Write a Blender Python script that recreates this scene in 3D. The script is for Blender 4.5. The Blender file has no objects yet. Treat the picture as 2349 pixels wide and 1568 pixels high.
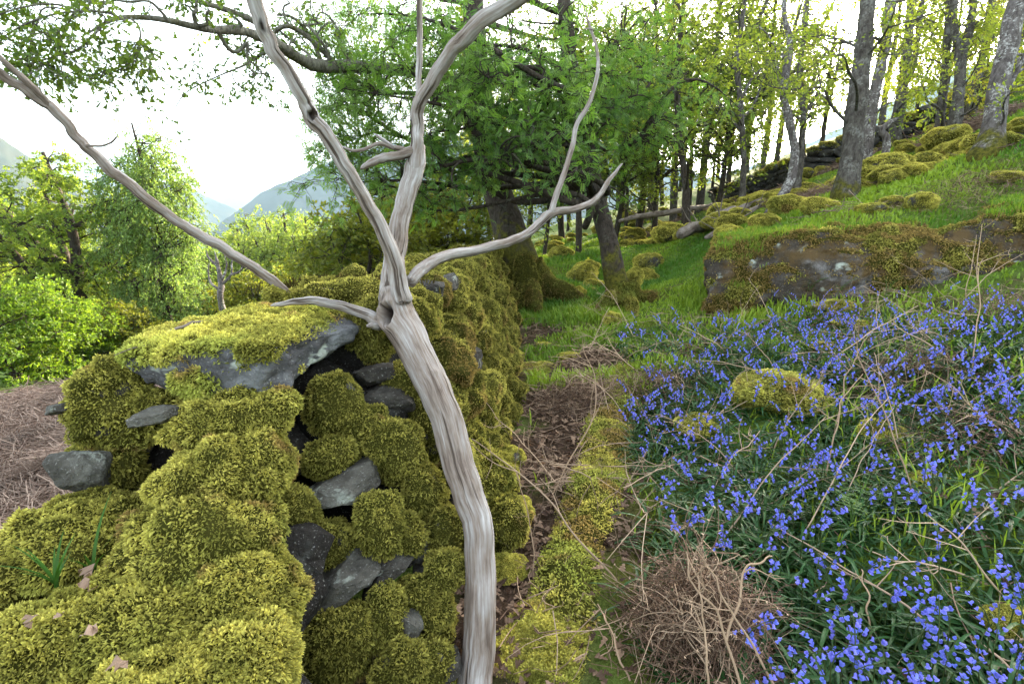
import bpy, bmesh, math
import numpy as np
from mathutils import Vector

S = bpy.context.scene
COL = S.collection
rng = np.random.default_rng(7)

# ------------------------------------------------------------------ camera, sky, sun, exposure
CAM = np.array([0.0, 0.0, 1.6])
PITCH = math.radians(13.8)
cd = bpy.data.cameras.new('camera')
cd.lens = 18.0; cd.sensor_width = 36.0; cd.clip_start = 0.02; cd.clip_end = 20000
cam = bpy.data.objects.new('camera', cd); COL.objects.link(cam)
cam.location = CAM; cam.rotation_euler = (math.pi/2 - PITCH, 0, 0)
S.camera = cam

SUN_EL, SUN_AZ = math.radians(13.5), math.radians(31.0)     # azimuth to the right of +Y
W = bpy.data.worlds.new('World'); S.world = W; W.use_nodes = True
nt = W.node_tree; nt.nodes.clear()
wo = nt.nodes.new('ShaderNodeOutputWorld'); bg = nt.nodes.new('ShaderNodeBackground')
sk = nt.nodes.new('ShaderNodeTexSky'); sk.sky_type = 'NISHITA'; sk.sun_disc = False
sk.sun_elevation = SUN_EL; sk.sun_rotation = SUN_AZ
sk.air_density = 1.0; sk.dust_density = 4.0; sk.ozone_density = 1.0
hs = nt.nodes.new('ShaderNodeHueSaturation'); hs.inputs['Saturation'].default_value = 0.30
hs.inputs['Value'].default_value = 1.0
nt.links.new(sk.outputs[0], hs.inputs['Color']); nt.links.new(hs.outputs[0], bg.inputs[0])
bg.inputs[1].default_value = 0.13
nt.links.new(bg.outputs[0], wo.inputs[0])
sd = bpy.data.lights.new('sun', 'SUN'); sd.energy = 5.0; sd.angle = math.radians(4); sd.color = (1.0, 0.83, 0.60)
so = bpy.data.objects.new('sun', sd); COL.objects.link(so)
sdir = Vector((math.sin(SUN_AZ)*math.cos(SUN_EL), math.cos(SUN_AZ)*math.cos(SUN_EL), math.sin(SUN_EL)))
so.rotation_euler = sdir.to_track_quat('Z', 'Y').to_euler()

S.view_settings.view_transform = 'Standard'; S.view_settings.look = 'None'
S.view_settings.exposure = 3.4; S.view_settings.gamma = 1.0; S.view_settings.use_curve_mapping = False
S.render.engine = 'CYCLES'
cy = S.cycles
cy.max_bounces = 6; cy.diffuse_bounces = 3; cy.glossy_bounces = 1; cy.transmission_bounces = 4
cy.transparent_max_bounces = 4; cy.volume_bounces = 0; cy.use_denoising = True
cy.caustics_reflective = False; cy.caustics_refractive = False

# ------------------------------------------------------------------ maths helpers
cp, sp = math.cos(PITCH), math.sin(PITCH)
def D(u, v):
    xc = (u - 1174.5)/1174.5; yc = (784 - v)/1174.5
    return np.array([xc, cp + yc*sp, -sp + yc*cp])
def P(u, v, t): return CAM + t*D(u, v)
def px(w, t): return w*t/1174.5
def nrm(a): return a/np.maximum(np.linalg.norm(a, axis=-1, keepdims=True), 1e-9)

def _hash(ix, iy, iz, seed):
    h = (ix*374761393 + iy*668265263 + iz*2147483647 + seed*974634777) & 0xFFFFFFFF
    h = ((h ^ (h >> 13))*1274126177) & 0xFFFFFFFF
    h = ((h ^ (h >> 16))*2246822519) & 0xFFFFFFFF
    return ((h ^ (h >> 15)) & 0xFFFFFF)/float(0xFFFFFF)*2 - 1
def vnoise(p, seed=0):
    p = np.asarray(p, float); i = np.floor(p).astype(np.int64); f = p - i
    f = f*f*f*(f*(f*6 - 15) + 10); r = 0
    for dx in (0, 1):
        for dy in (0, 1):
            for dz in (0, 1):
                w = (f[..., 0] if dx else 1 - f[..., 0])*(f[..., 1] if dy else 1 - f[..., 1])*(f[..., 2] if dz else 1 - f[..., 2])
                r = r + w*_hash(i[..., 0] + dx, i[..., 1] + dy, i[..., 2] + dz, seed)
    return r
def fbm(p, o=4, seed=0, gain=.5):
    a, r, s = 1.0, 0, 1.0
    for k in range(o):
        r = r + a*vnoise(np.asarray(p)*s + 17.3*k, seed + k); a *= gain; s *= 2.03
    return r
def sstep(a, b, x):
    t = np.clip((x - a)/(b - a), 0, 1); return t*t*(3 - 2*t)

# ------------------------------------------------------------------ mesh / object helpers
def mesh(name, V, F, mat, col=None, smooth=True, attrs=None):
    """F: array (n,k) or list of arrays with different k."""
    me = bpy.data.meshes.new(name)
    Fs = [f for f in (F if isinstance(F, list) else [F]) if len(f)]
    V = np.asarray(V, np.float32)
    me.vertices.add(len(V)); me.vertices.foreach_set('co', V.ravel())
    loops = np.concatenate([np.asarray(f).ravel() for f in Fs]).astype(np.int32)
    starts = []; c = 0
    for f in Fs:
        k = f.shape[1]; starts.append(c + np.arange(len(f))*k); c += f.size
    starts = np.concatenate(starts).astype(np.int32)
    me.loops.add(len(loops)); me.loops.foreach_set('vertex_index', loops)
    me.polygons.add(len(starts)); me.polygons.foreach_set('loop_start', starts)
    me.polygons.foreach_set('use_smooth', np.full(len(starts), smooth, bool))
    if col is not None:
        a = me.attributes.new('col', 'FLOAT_COLOR', 'POINT')
        c4 = np.ones((len(V), 4), np.float32); c4[:, :3] = np.clip(col, 0, 1); a.data.foreach_set('color', c4.ravel())
    for k, v in (attrs or {}).items():
        v = np.asarray(v, np.float32)
        if v.ndim == 1:
            a = me.attributes.new(k, 'FLOAT', 'POINT'); a.data.foreach_set('value', v)
        else:
            a = me.attributes.new(k, 'FLOAT_VECTOR', 'POINT'); a.data.foreach_set('vector', v.ravel())
    me.update(calc_edges=True)
    if mat is not None: me.materials.append(mat)
    return me
def obj(name, me, parent=None, loc=None, kind=None):
    o = bpy.data.objects.new(name, me); COL.objects.link(o)
    if parent is not None: o.parent = parent
    if loc is not None: o.location = loc
    if kind: o['kind'] = kind
    return o
def tag(o, label, cat, group=None):
    o['label'] = label; o['category'] = cat
    if group: o['group'] = group
    return o
def empty(name, loc, label, cat, group=None):
    o = bpy.data.objects.new(name, None); COL.objects.link(o); o.location = loc
    o.empty_display_size = .1
    return tag(o, label, cat, group)
class Acc:
    """joins vertex/face arrays"""
    def __init__(s): s.V, s.F, s.C, s.A, s.n = [], {}, [], [], 0
    def add(s, V, F, C=None, A=None):
        for f in (F if isinstance(F, list) else [F]):
            s.F.setdefault(f.shape[1], []).append(f + s.n)
        s.V.append(V); s.n += len(V)
        if C is not None: s.C.append(np.broadcast_to(C, (len(V), 3)))
        if A is not None: s.A.append(A)
    def mesh(s, name, mat, smooth=True, aname=None):
        return mesh(name, np.concatenate(s.V), [np.concatenate(f) for f in s.F.values()], mat,
                    np.concatenate(s.C) if s.C else None, smooth,
                    {aname: np.concatenate(s.A)} if s.A and aname else None)

# ------------------------------------------------------------------ materials
class N:
    def __init__(s, name):
        s.m = bpy.data.materials.new(name); s.m.use_nodes = True; s.t = s.m.node_tree; s.t.nodes.clear()
        s.out = s.t.nodes.new('ShaderNodeOutputMaterial')
    def __call__(s, typ, **kw):
        n = s.t.nodes.new('ShaderNode' + typ)
        for k, v in kw.items():
            if k in n.inputs: s.put(n.inputs[k], v)
            else: setattr(n, k, v)
        return n
    def put(s, sock, v):
        if hasattr(v, 'links') or isinstance(v, bpy.types.NodeSocket): s.t.links.new(v, sock)
        else: sock.default_value = v
    def attr(s, name, o='Color'):
        n = s('Attribute'); n.attribute_name = name; return n.outputs[o]
    def noise(s, vec, scale, detail=4, rough=.55):
        n = s('TexNoise'); s.put(n.inputs['Vector'], vec); n.inputs['Scale'].default_value = scale
        n.inputs['Detail'].default_value = detail; n.inputs['Roughness'].default_value = rough
        return n.outputs['Fac']
    def ramp(s, fac, stops):
        n = s('ValToRGB'); s.put(n.inputs[0], fac); e = n.color_ramp.elements
        while len(e) < len(stops): e.new(.5)
        for q, (p, c) in zip(e, stops):
            q.position = p; q.color = (*c, 1) if len(c) == 3 else c
        return n.outputs[0]
    def rng(s, fac, a, b, c=0., d=1.):
        n = s('MapRange'); s.put(n.inputs[0], fac)
        for i, v in enumerate((a, b, c, d)): n.inputs[i + 1].default_value = v
        return n.outputs[0]
    def math(s, op, a, b):
        n = s('Math', operation=op); s.put(n.inputs[0], a); s.put(n.inputs[1], b); return n.outputs[0]
    def mix(s, f, a, b, typ='MIX'):
        n = s('Mix', data_type='RGBA', blend_type=typ)
        s.put(n.inputs[0], f)
        s.put(n.inputs[6], a if not isinstance(a, tuple) else (*a, 1)); s.put(n.inputs[7], b if not isinstance(b, tuple) else (*b, 1))
        return n.outputs[2]
    def bump(s, h, strength, dist):
        n = s('Bump'); s.put(n.inputs['Height'], h); n.inputs['Strength'].default_value = strength
        n.inputs['Distance'].default_value = dist; return n.outputs[0]
    def coord(s, o='Object'):
        # offset by the object's place, so that copies and neighbours do not share one pattern
        n = s('VectorMath', operation='MULTIPLY_ADD'); s.put(n.inputs[0], s('ObjectInfo').outputs['Location'])
        n.inputs[1].default_value = (7.3, 5.1, 6.7); s.put(n.inputs[2], s('TexCoord').outputs[o]); return n.outputs[0]
    def principled(s, color, rough=.8, normal=None, spec=.25):
        b = s('BsdfPrincipled'); s.put(b.inputs['Base Color'], color); s.put(b.inputs['Roughness'], rough)
        b.inputs['Specular IOR Level'].default_value = spec
        if normal is not None: s.put(b.inputs['Normal'], normal)
        return b.outputs[0]
    def done(s, sh): s.t.links.new(sh, s.out.inputs[0]); return s.m

def leaf_mat(name, transl, rough=.5, spec=.3, tint=(1.25, 1.15, .6)):
    n = N(name); c = n.attr('col')
    a = n.principled(c, rough, spec=spec)
    if transl <= 0: return n.done(a)
    t = n('BsdfTranslucent'); n.put(t.inputs[0], n.mix(1.0, c, tint, 'MULTIPLY'))
    m = n('MixShader'); m.inputs[0].default_value = transl
    n.t.links.new(a, m.inputs[1]); n.t.links.new(t.outputs[0], m.inputs[2])
    return n.done(m.outputs[0])
M_LEAF = leaf_mat('young_leaf', .55)
M_ROWAN = leaf_mat('rowan_leaf', .56, tint=(1.0, 1.2, .5))
M_MOSS = leaf_mat('moss_strands', .35, .9, .05, tint=(1.1, 1.1, 1.0))
M_GRASS = leaf_mat('grass_blade', .35, .6, .2, tint=(1.2, 1.2, .5))
M_STRAP = leaf_mat('strap_leaf', .25, .5, .28)
M_PETAL = leaf_mat('blue_petal', .35, .6, .2, tint=(1, 1, 1.2))
M_STRAW = leaf_mat('dry_straw', .0, .75, .15)
M_DEADLEAF = leaf_mat('dead_leaf', .15, .7, .2, tint=(1.2, .9, .6))

def moss_base():
    n = N('moss_cushion'); v = n.coord()
    f = n.noise(v, 14, 5); g = n.noise(v, 90, 3)
    c = n.ramp(f, [(.3, (.042, .040, .008)), (.5, (.085, .082, .013)), (.7, (.12, .105, .018))])
    c = n.mix(n.rng(g, .3, .7, 0, .7), c, (.05, .045, .01))
    h = n.math('ADD', n.math('MULTIPLY', g, .5), n.noise(v, 40, 4))
    return n.done(n.principled(c, .95, n.bump(h, 1.0, .02), .05))
M_MOSSB = moss_base()
def rock_mat(name, dark, mid, light, lichen=.6, scale=1., mosscol=None):
    n = N(name); v = n.coord()
    f = n.noise(v, 5*scale, 6, .65); g = n.noise(v, 28*scale, 5, .7); k = n.noise(v, 9*scale, 3, .6)
    c = n.ramp(f, [(.28, dark), (.5, mid), (.72, light)])
    c = n.mix(n.rng(g, .35, .7, 0, .55), c, dark)
    vo = n('TexVoronoi'); n.put(vo.inputs['Vector'], n.mix(.12, v, n('TexNoise', Scale=12.0*scale).outputs['Color'])); vo.inputs['Scale'].default_value = 7*scale
    m = n.math('MULTIPLY', n.rng(vo.outputs['Distance'], .36, .30), n.rng(k, .52, .60))
    c = n.mix(n.math('MULTIPLY', m, lichen), c, (.42, .46, .40))
    sp_ = n.noise(v, 120*scale, 2)
    c = n.mix(n.rng(sp_, .62, .72, 0, .35), c, (.45, .45, .42))
    if mosscol:
        c = n.mix(n.rng(n.noise(v, 3.2*scale, 5, .7), .48, .58), c, mosscol)
        c = n.mix(n.rng(n.noise(v, 2.1*scale, 5, .75), .60, .66, 0, .8), c, (.012, .011, .010))
    h = n.math('ADD', n.math('MULTIPLY', g, .6), f)
    return n.done(n.principled(c, .85, n.bump(h, 1.0, .03/scale), .2))
M_ROCK = rock_mat('grey_slate_stone', (.032, .029, .025), (.095, .090, .076), (.19, .19, .165), .4)
M_SLAB = rock_mat('weathered_slab', (.035, .032, .032), (.10, .10, .105), (.24, .25, .26), .75, .8)
M_ROCKD = rock_mat('brown_wall_stone', (.016, .014, .012), (.05, .045, .038), (.11, .105, .092), .4)
M_BOULD = rock_mat('weathered_boulder', (.022, .018, .014), (.065, .052, .040), (.24, .23, .23), .7, .55, (.085, .055, .022))
def wood_mat(name, cols, crack=(.05, .035, .025), big=1.0):
    n = N(name); g = n.attr('grain', 'Vector')
    mp = n('Mapping'); n.put(mp.inputs[0], g); mp.inputs['Scale'].default_value = (1, 1, .085)
    f = n.noise(mp.outputs[0], 85*big, 5, .65)
    mp2 = n('Mapping'); n.put(mp2.inputs[0], g); mp2.inputs['Scale'].default_value = (1, 1, .35)
    w = n.noise(mp2.outputs[0], 8*big, 5, .65)
    c = n.ramp(n.math('ADD', n.math('MULTIPLY', f, .45), n.math('MULTIPLY', w, .55)), [(.36, cols[0]), (.45, cols[1]), (.53, cols[2]), (.66, cols[3])])
    mp3 = n('Mapping'); n.put(mp3.inputs[0], g); mp3.inputs['Scale'].default_value = (1, 1, .04)
    f3 = n.noise(mp3.outputs[0], 46*big, 3, .5)
    cr = n.rng(f3, .615, .665)
    c = n.mix(cr, c, crack); c = n.mix(n.attr('rot', 'Fac'), c, (.022, .014, .010))  # hole linings: rotten wood, painted darker still for the shade inside
    h = n.math('SUBTRACT', n.math('MULTIPLY', f, 1.0), n.math('MULTIPLY', cr, 1.2))
    return n.done(n.principled(c, .7, n.bump(h, .7, .006), .3))
M_WOOD = wood_mat('silvered_dead_wood', [(.070, .048, .036), (.18, .142, .118), (.26, .235, .22), (.45, .44, .44)])
M_WOODD = wood_mat('brown_dead_wood', [(.05, .032, .022), (.11, .085, .066), (.19, .155, .13), (.30, .26, .24)])
def bark_mat(name, a, b, lich, lamt, moss_top=.0):
    n = N(name); v = n.coord()
    mp = n('Mapping'); n.put(mp.inputs[0], v); mp.inputs['Scale'].default_value = (1, 1, .3)
    f = n.noise(mp.outputs[0], 22, 5, .65); k = n.noise(v, 5, 5, .7); g = n.noise(v, 30, 3, .6)
    c = n.ramp(f, [(.33, a), (.62, b)])
    c = n.mix(n.math('MULTIPLY', n.rng(n.math('ADD', n.math('MULTIPLY', k, .6), n.math('MULTIPLY', g, .4)), .52, .60), lamt), c, lich)
    ms = n.attr('moss', 'Fac')
    msn = n.rng(n.math('ADD', ms, n.math('MULTIPLY', n.math('SUBTRACT', n.noise(v, 6, 4), .5), 1.2)), .40, .60)
    mc = n.ramp(n.noise(v, 25, 4), [(.35, (.035, .036, .007)), (.65, (.11, .10, .016))])
    c = n.mix(msn, c, mc)
    return n.done(n.principled(c, .9, n.bump(f, .9, .03), .1))
M_BARK = bark_mat('grey_bark', (.030, .025, .021), (.095, .085, .074), (.20, .20, .18), .55)
M_BARKB = bark_mat('pale_mottled_bark', (.045, .036, .034), (.13, .115, .108), (.38, .37, .35), .9)
M_BARKD = bark_mat('dark_bark', (.018, .014, .011), (.058, .046, .036), (.11, .11, .085), .4)
M_BARKM = bark_mat('mossy_skylit_bark', (.06, .055, .042), (.17, .16, .125), (.24, .24, .20), .5)  # mossy grey bark, colour lightened to imitate sky light and haze flare
def plain(name, c, rough=.9):
    n = N(name); return n.done(n.principled((*c, 1), rough))
M_CORE = rock_mat('rubble_gap_shade', (.006, .005, .004), (.014, .012, .010), (.024, .021, .017), .05)  # rubble painted near black so the gaps between stones read as shade
def mount_mat():
    n = N('fellside'); v = n.coord()
    f = n.noise(v, .004, 6, .65); g = n.noise(v, .017, 5, .7)
    c = n.ramp(f, [(.35, (.016, .022, .016)), (.5, (.030, .034, .022)), (.72, (.05, .046, .036))])
    c = n.mix(n.rng(g, .5, .7, 0, .6), c, (.02, .024, .020))
    return n.done(n.principled(c, .95, spec=.0))
M_MOUNT = mount_mat()
def ground_mat():
    n = N('woodland_ground'); c = n.attr('col'); v = n.coord()
    f = n.noise(v, 9, 6, .7); g = n.noise(v, 55, 4, .7)
    k = n.math('ADD', n.math('MULTIPLY', f, .8), n.math('MULTIPLY', g, .9))
    c2 = n.mix(1.0, c, n.ramp(k, [(.5, (.38, .36, .36)), (1.2, (1.5, 1.5, 1.5))]), 'MULTIPLY')
    return n.done(n.principled(c2, .95, n.bump(k, 1.0, .03), .05))
M_GROUND = ground_mat()

# ------------------------------------------------------------------ terrain
_ctl = np.array([
 (.2, 1, 0), (.3, 3.5, -.02), (.3, 6, 0), (.2, 9.7, 0), (0, 0, 0), (1.0, .5, .05), (1.6, 1.3, .2), (1.3, 3, .1), (2.5, 2.5, .38), (2.2, 5, .3),
 (4.36, 6.1, .7), (5.4, 5.2, .88), (3.3, 7.3, .5), (3.5, 3.5, .6), (5, 3, 1.0), (7, 4, 1.5),
 (2.8, 12, .15), (4.7, 18.3, .6), (8.2, 25.7, 1.45), (2.4, 22.3, .4), (1, 15.1, .2), (4.5, 11.2, 1.0), (1.6, 9.7, .05),
 (5.9, 9.4, 1.93), (7.4, 8.5, 2.5), (6.5, 7.8, 2.06), (6.5, 6.7, 1.62), (4.6, 7.5, 1.5), (5.2, 6.9, 1.55), (4.1, 8.0, 1.25), (7.9, 10.5, 2.38), (8.4, 12.5, 2.33), (8, 14.6, 2.22),
 (5.9, 12.4, 1.74), (7, 7.35, 2.15), (9, 5, 2.6), (20, 22, 6.6), (15.4, 21.4, 4.5), (11.7, 23, 2.8), (11, 26, 2.2), (13, 15, 4.2), (15, 9, 5.0),
 (-2, 2, .0), (-3.5, 3.1, -.36), (-6, 5.6, -.95), (-6.8, 7.6, -.92), (-9.1, 9.5, -1.45), (-1.5, 6, -.1), (-1.2, 10, -.05), (-3, 8, -.5), (-4, 12, -1.3),
 (-10, 15, -2.9), (-15, 21.5, -4.4), (-20, 15, -4.2), (-12, 4, -2), (-8, 0, -1.2), (-8, 30, -4.6), (-15, 45, -8), (-5, 50, -6), (0, 30, -.4),
 (2, 40, .3), (10, 45, 1.5), (25, 40, 7.5), (32, 20, 9.5), (20, 8, 6), (15, 0, 4.2), (0, -6, 0), (6, -5, 1), (-30, 30, -8), (-35, 5, -7), (-8, -10, -1), (14, -14, 3)], float)
def _tps(r): return np.where(r > 1e-9, r*r*np.log(np.maximum(r, 1e-9)), 0)
_X = _ctl[:, :2]; _n = len(_X)
_K = _tps(np.linalg.norm(_X[:, None] - _X[None], axis=2)) + np.eye(_n)*.15
_Q = np.hstack([np.ones((_n, 1)), _X])
_A = np.block([[_K, _Q], [_Q.T, np.zeros((3, 3))]])
_w = np.linalg.solve(_A, np.concatenate([_ctl[:, 2], np.zeros(3)]))
def H0(x, y):
    x = np.asarray(x, float); y = np.asarray(y, float); sh = x.shape
    q = np.stack([x.ravel(), y.ravel()], 1); out = np.empty(len(q))
    r = np.linalg.norm(q, axis=1)
    qc = q*np.minimum(1, 52/np.maximum(r, 1e-6))[:, None]
    for i in range(0, len(q), 20000):
        c = qc[i:i + 20000]
        out[i:i + 20000] = _tps(np.linalg.norm(c[:, None] - _X[None], axis=2)) @ _w[:_n] + _w[_n] + c @ _w[_n + 1:]
    far = sstep(48, 260, r); out = out*(1 - far) + far*(-34 - 70*sstep(260, 2000, r))
    return out.reshape(sh)
def H(x, y):
    z = H0(x, y); x = np.asarray(x, float); y = np.asarray(y, float)
    p = np.stack([x, y, np.zeros_like(x)], -1)
    r = np.hypot(x, y)
    z = z + .055*fbm(p*.9, 3, 5)*sstep(1, 3, r) + .022*fbm(p*4.0, 2, 9) + .20*vnoise(p*.36, 77)*sstep(7, 12, r)
    return z
def G(u, v, t0=1.0, t1=90):
    d = D(u, v); ts = np.geomspace(t0, t1, 900); q = CAM + ts[:, None]*d
    below = np.nonzero(q[:, 2] < H(q[:, 0], q[:, 1]))[0]
    t = ts[below[0]] if len(below) else t1
    q = CAM + t*d; return np.array([q[0], q[1], float(H(q[0], q[1]))]), t
def Hn(x, y, e=.05):
    z = H(x, y); return nrm(np.stack([-(H(x + e, y) - z)/e, -(H(x, y + e) - z)/e, np.ones_like(z)], -1))

C_GRASS = np.array([.075, .120, .020]); C_LITT = np.array([.050, .033, .022]); C_BRACK = np.array([.200, .128, .092]); C_MOSSG = np.array([.085, .085, .014])
def zone(x, y):
    """weights: litter, bracken litter, moss"""
    p = np.stack([x, y, np.zeros_like(x)], -1); n1 = fbm(p*.8, 3, 21); n2 = fbm(p*2.5, 3, 31)
    lit = sstep(.80 + .10*y, .42 + .08*y, x + .2*n1)*sstep(8.2, 6.6, y + .6*n1)*sstep(-1.2, -.2, x)
    bra = sstep(-1.3, -2.0, x + .3*n1)*sstep(13.5, 11, np.hypot(x, y) + 1.5*n1)
    hill = sstep(.05, .32, fbm(p*.42, 3, 41))*sstep(3.8, 5.2, x)*sstep(7, 9, y)
    bra = np.maximum(bra, hill*.9)
    fl = sstep(.1, .5, n2)*sstep(.5, 1.0, x)*sstep(7.5, 6, y)*.6
    lit = np.maximum(lit, fl)
    mo = sstep(.0, .5, fbm(p*1.3, 3, 51))*.65; lit = lit*(1 - .75*sstep(.15, .5, fbm(p*2.1, 3, 58)))
    return lit, bra, mo
def ground():
    a = np.linspace(-1, 1, 420); gx = np.sinh(a*8.5)/np.sinh(8.5)*8000
    b = np.linspace(-.42, 1, 420); gy = np.sinh(b*8.5)/np.sinh(8.5)*8000 + 2.0
    X, Y = np.meshgrid(gx, gy, indexing='xy'); Z = H(X, Y)
    V = np.stack([X, Y, Z], -1).reshape(-1, 3)
    ny, nx = X.shape; idx = np.arange(nx*ny).reshape(ny, nx)
    F = np.stack([idx[:-1, :-1], idx[:-1, 1:], idx[1:, 1:], idx[1:, :-1]], -1).reshape(-1, 4)
    x, y = V[:, 0], V[:, 1]; lit, bra, mo = zone(x, y)
    c = C_GRASS + mo[:, None]*(C_MOSSG - C_GRASS)
    c = c + lit[:, None]*(C_LITT - c); c = c + bra[:, None]*(C_BRACK - c)
    far = sstep(14, 30, np.hypot(x, y))[:, None]; c = c*(1 - far) + far*np.array([.07, .11, .02])
    obj('ground', mesh('ground', V, F, M_GROUND, c), kind='structure')
ground()

# ------------------------------------------------------------------ mountains
def ridge(dist, sky, drop, seed, run=2.0):
    dist *= 3; drop = -108
    """sky: skyline (u,v) pairs; the slope comes down and forward from it"""
    sky = np.array(sky, float); us = np.linspace(sky[0, 0], sky[-1, 0], 150); vs = np.interp(us, sky[:, 0], sky[:, 1])
    top = np.array([CAM + dist*d/np.linalg.norm(d[:2]) for d in (D(u, v) for u, v in zip(us, vs))])
    top[:, 2] += fbm(np.stack([us*.03, us*0, us*0], 1), 4, seed)*dist*.0022
    base = drop; rows = []
    for k, s in enumerate(np.concatenate([np.linspace(-1.2, 0, 8)[:-1], np.linspace(0, 1, 36)])):
        back = s < 0; s2 = abs(s)
        q = top.copy(); out = nrm(top[:, :2] - CAM[:2])
        hgt = top[:, 2] - base
        q[:, :2] += out*((hgt*run*s2)*(1 if back else -1))[:, None]
        prof = (1 - s2)*.75 + .25*(1 - s2)**2 if s2 <= 1 else np.zeros_like(s2)
        q[:, 2] = base + hgt*prof
        q[:, 2] += hgt*.085*fbm(np.stack([q[:, 0], q[:, 1], q[:, 2]*0], 1)/(dist*.045), 5, seed)*math.sin(min(s2, 1)*math.pi)**.7
        rows.append(q)
    V = np.concatenate(rows); n = len(us); m = len(rows); idx = np.arange(n*m).reshape(m, n)
    F = np.stack([idx[:-1, :-1], idx[:-1, 1:], idx[1:, 1:], idx[1:, :-1]], -1).reshape(-1, 4)
    obj('mountain', mesh('mountain', V, F, M_MOUNT), kind='structure')
ridge(760, [(480, 540), (520, 497), (560, 470), (600, 441), (645, 424), (690, 402), (780, 360), (900, 330), (1150, 300), (1400, 330), (1650, 420)], -36, 3)
ridge(1000, [(-500, 300), (-200, 380), (60, 430), (150, 440), (200, 425), (300, 416), (390, 418), (420, 425), (455, 442), (500, 463), (545, 486), (620, 520)], -36, 11)
ridge(1700, [(300, 480), (400, 470), (480, 449), (530, 434), (560, 433), (600, 441), (680, 450), (800, 470)], -36, 19)
ridge(430, [(-700, 200), (-300, 240), (-60, 290), (0, 318), (35, 338), (70, 362), (130, 395), (200, 440), (260, 480)], -36, 27)
ridge(900, [(1500, 430), (1650, 400), (1760, 372), (1860, 325), (1960, 275), (2080, 222), (2200, 165), (2349, 115), (2600, 60), (2900, 40)], -36, 33)
ridge(1900, [(-600, 420), (0, 360), (120, 350), (200, 372), (300, 400), (420, 440)], -36, 45)

# ------------------------------------------------------------------ air
def haze_box(dens):
    b = bmesh.new(); bmesh.ops.create_cube(b, size=1); me = bpy.data.meshes.new('haze')
    for v in b.verts: v.co = Vector((v.co.x*17600, v.co.y*17600, v.co.z*990 + 330))
    b.to_mesh(me); b.free()
    m = bpy.data.materials.new('haze_air'); m.use_nodes = True; t = m.node_tree; t.nodes.clear()
    o = t.nodes.new('ShaderNodeOutputMaterial'); p = t.nodes.new('ShaderNodeVolumePrincipled')
    p.inputs['Density'].default_value = dens; p.inputs['Color'].default_value = (.50, .74, .95, 1)
    p.inputs['Anisotropy'].default_value = 0.0
    t.links.new(p.outputs[0], o.inputs['Volume']); me.materials.append(m)
    obj('haze', me, kind='stuff')
haze_box(.00013)

# ------------------------------------------------------------------ tubes, stones, fuzz
def catmull(pts, n):
    pts = np.asarray(pts, float); k = len(pts)
    if k == 2: return pts[0] + np.linspace(0, 1, n)[:, None]*(pts[1] - pts[0])
    e = np.vstack([2*pts[0] - pts[1], pts, 2*pts[-1] - pts[-2]])
    s = np.linspace(0, k - 1 - 1e-9, n); i = s.astype(int); f = (s - i)[:, None]
    a, b, c, d = e[i], e[i + 1], e[i + 2], e[i + 3]
    return .5*(2*b + (c - a)*f + (2*a - 5*b + 4*c - d)*f**2 + (3*b - a - 3*c + d)*f**3)
def tubes(PL, R, sides, caps=True):
    """batch of tubes: PL (B,n,3), R (B,n)"""
    PL = np.asarray(PL, float); B, n, _ = PL.shape
    T = nrm(np.gradient(PL, axis=1))
    ref = np.where(np.abs(T[:, :1, 2:3]) < .8, np.array([0, 0, 1.]), np.array([1., 0, 0]))
    X = np.empty_like(T); x = nrm(np.cross(T[:, 0], ref[:, 0])); X[:, 0] = x
    for i in range(1, n):
        x = nrm(x - np.sum(x*T[:, i], -1, keepdims=True)*T[:, i]); X[:, i] = x
    Y = np.cross(T, X); a = np.linspace(0, 2*np.pi, sides, endpoint=False)
    V = PL[:, :, None] + R[:, :, None, None]*(np.cos(a)[None, None, :, None]*X[:, :, None] + np.sin(a)[None, None, :, None]*Y[:, :, None])
    idx = np.arange(B*n*sides).reshape(B, n, sides); j = np.roll(idx, -1, 2)
    F = np.stack([idx[:, :-1], j[:, :-1], j[:, 1:], idx[:, 1:]], -1).reshape(-1, 4)
    return V.reshape(-1, 3), F
_ico = {}
def ico(sub):
    if sub not in _ico:
        b = bmesh.new(); bmesh.ops.create_icosphere(b, subdivisions=sub, radius=1)
        _ico[sub] = (np.array([v.co[:] for v in b.verts]), np.array([[v.index for v in f.verts] for f in b.faces])); b.free()
    return _ico[sub]
def rock(size, seed, sub=3, planes=9, p=14., boxy=.75, namp=.04, nscale=3., lump=0.):
    """rounded convex polyhedron; size = half extents"""
    g = np.random.default_rng(seed); d, F = ico(sub)
    n = np.vstack([np.eye(3), -np.eye(3), nrm(g.normal(size=(planes, 3)))])
    k = np.concatenate([np.full(6, .92), g.uniform(boxy, 1.1, planes)])
    q = np.maximum(d @ n.T, 0)/k
    r = 1/np.maximum((q**p).sum(1)**(1/p), 1e-6)
    V = d*r[:, None]*np.asarray(size)
    s = np.mean(size)
    V = V + d*(fbm(V/s*nscale + seed*3.1, 4, seed % 97)*namp*s)[:, None]
    if lump: V = V + d*(np.abs(fbm(V/s*1.9 + seed*1.7, 3, seed % 89))*lump*s)[:, None]
    return V, F
def normals(V, F):
    n = np.zeros_like(V); fn = np.cross(V[F[:, 1]] - V[F[:, 0]], V[F[:, 2]] - V[F[:, 0]])
    for k in range(F.shape[1]): np.add.at(n, F[:, k], fn)
    return nrm(n)
MB, MD, MBR = np.array([.44, .40, .092]), np.array([.120, .125, .024]), np.array([.27, .17, .065])
MG = np.array([.205, .25, .05])
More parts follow.
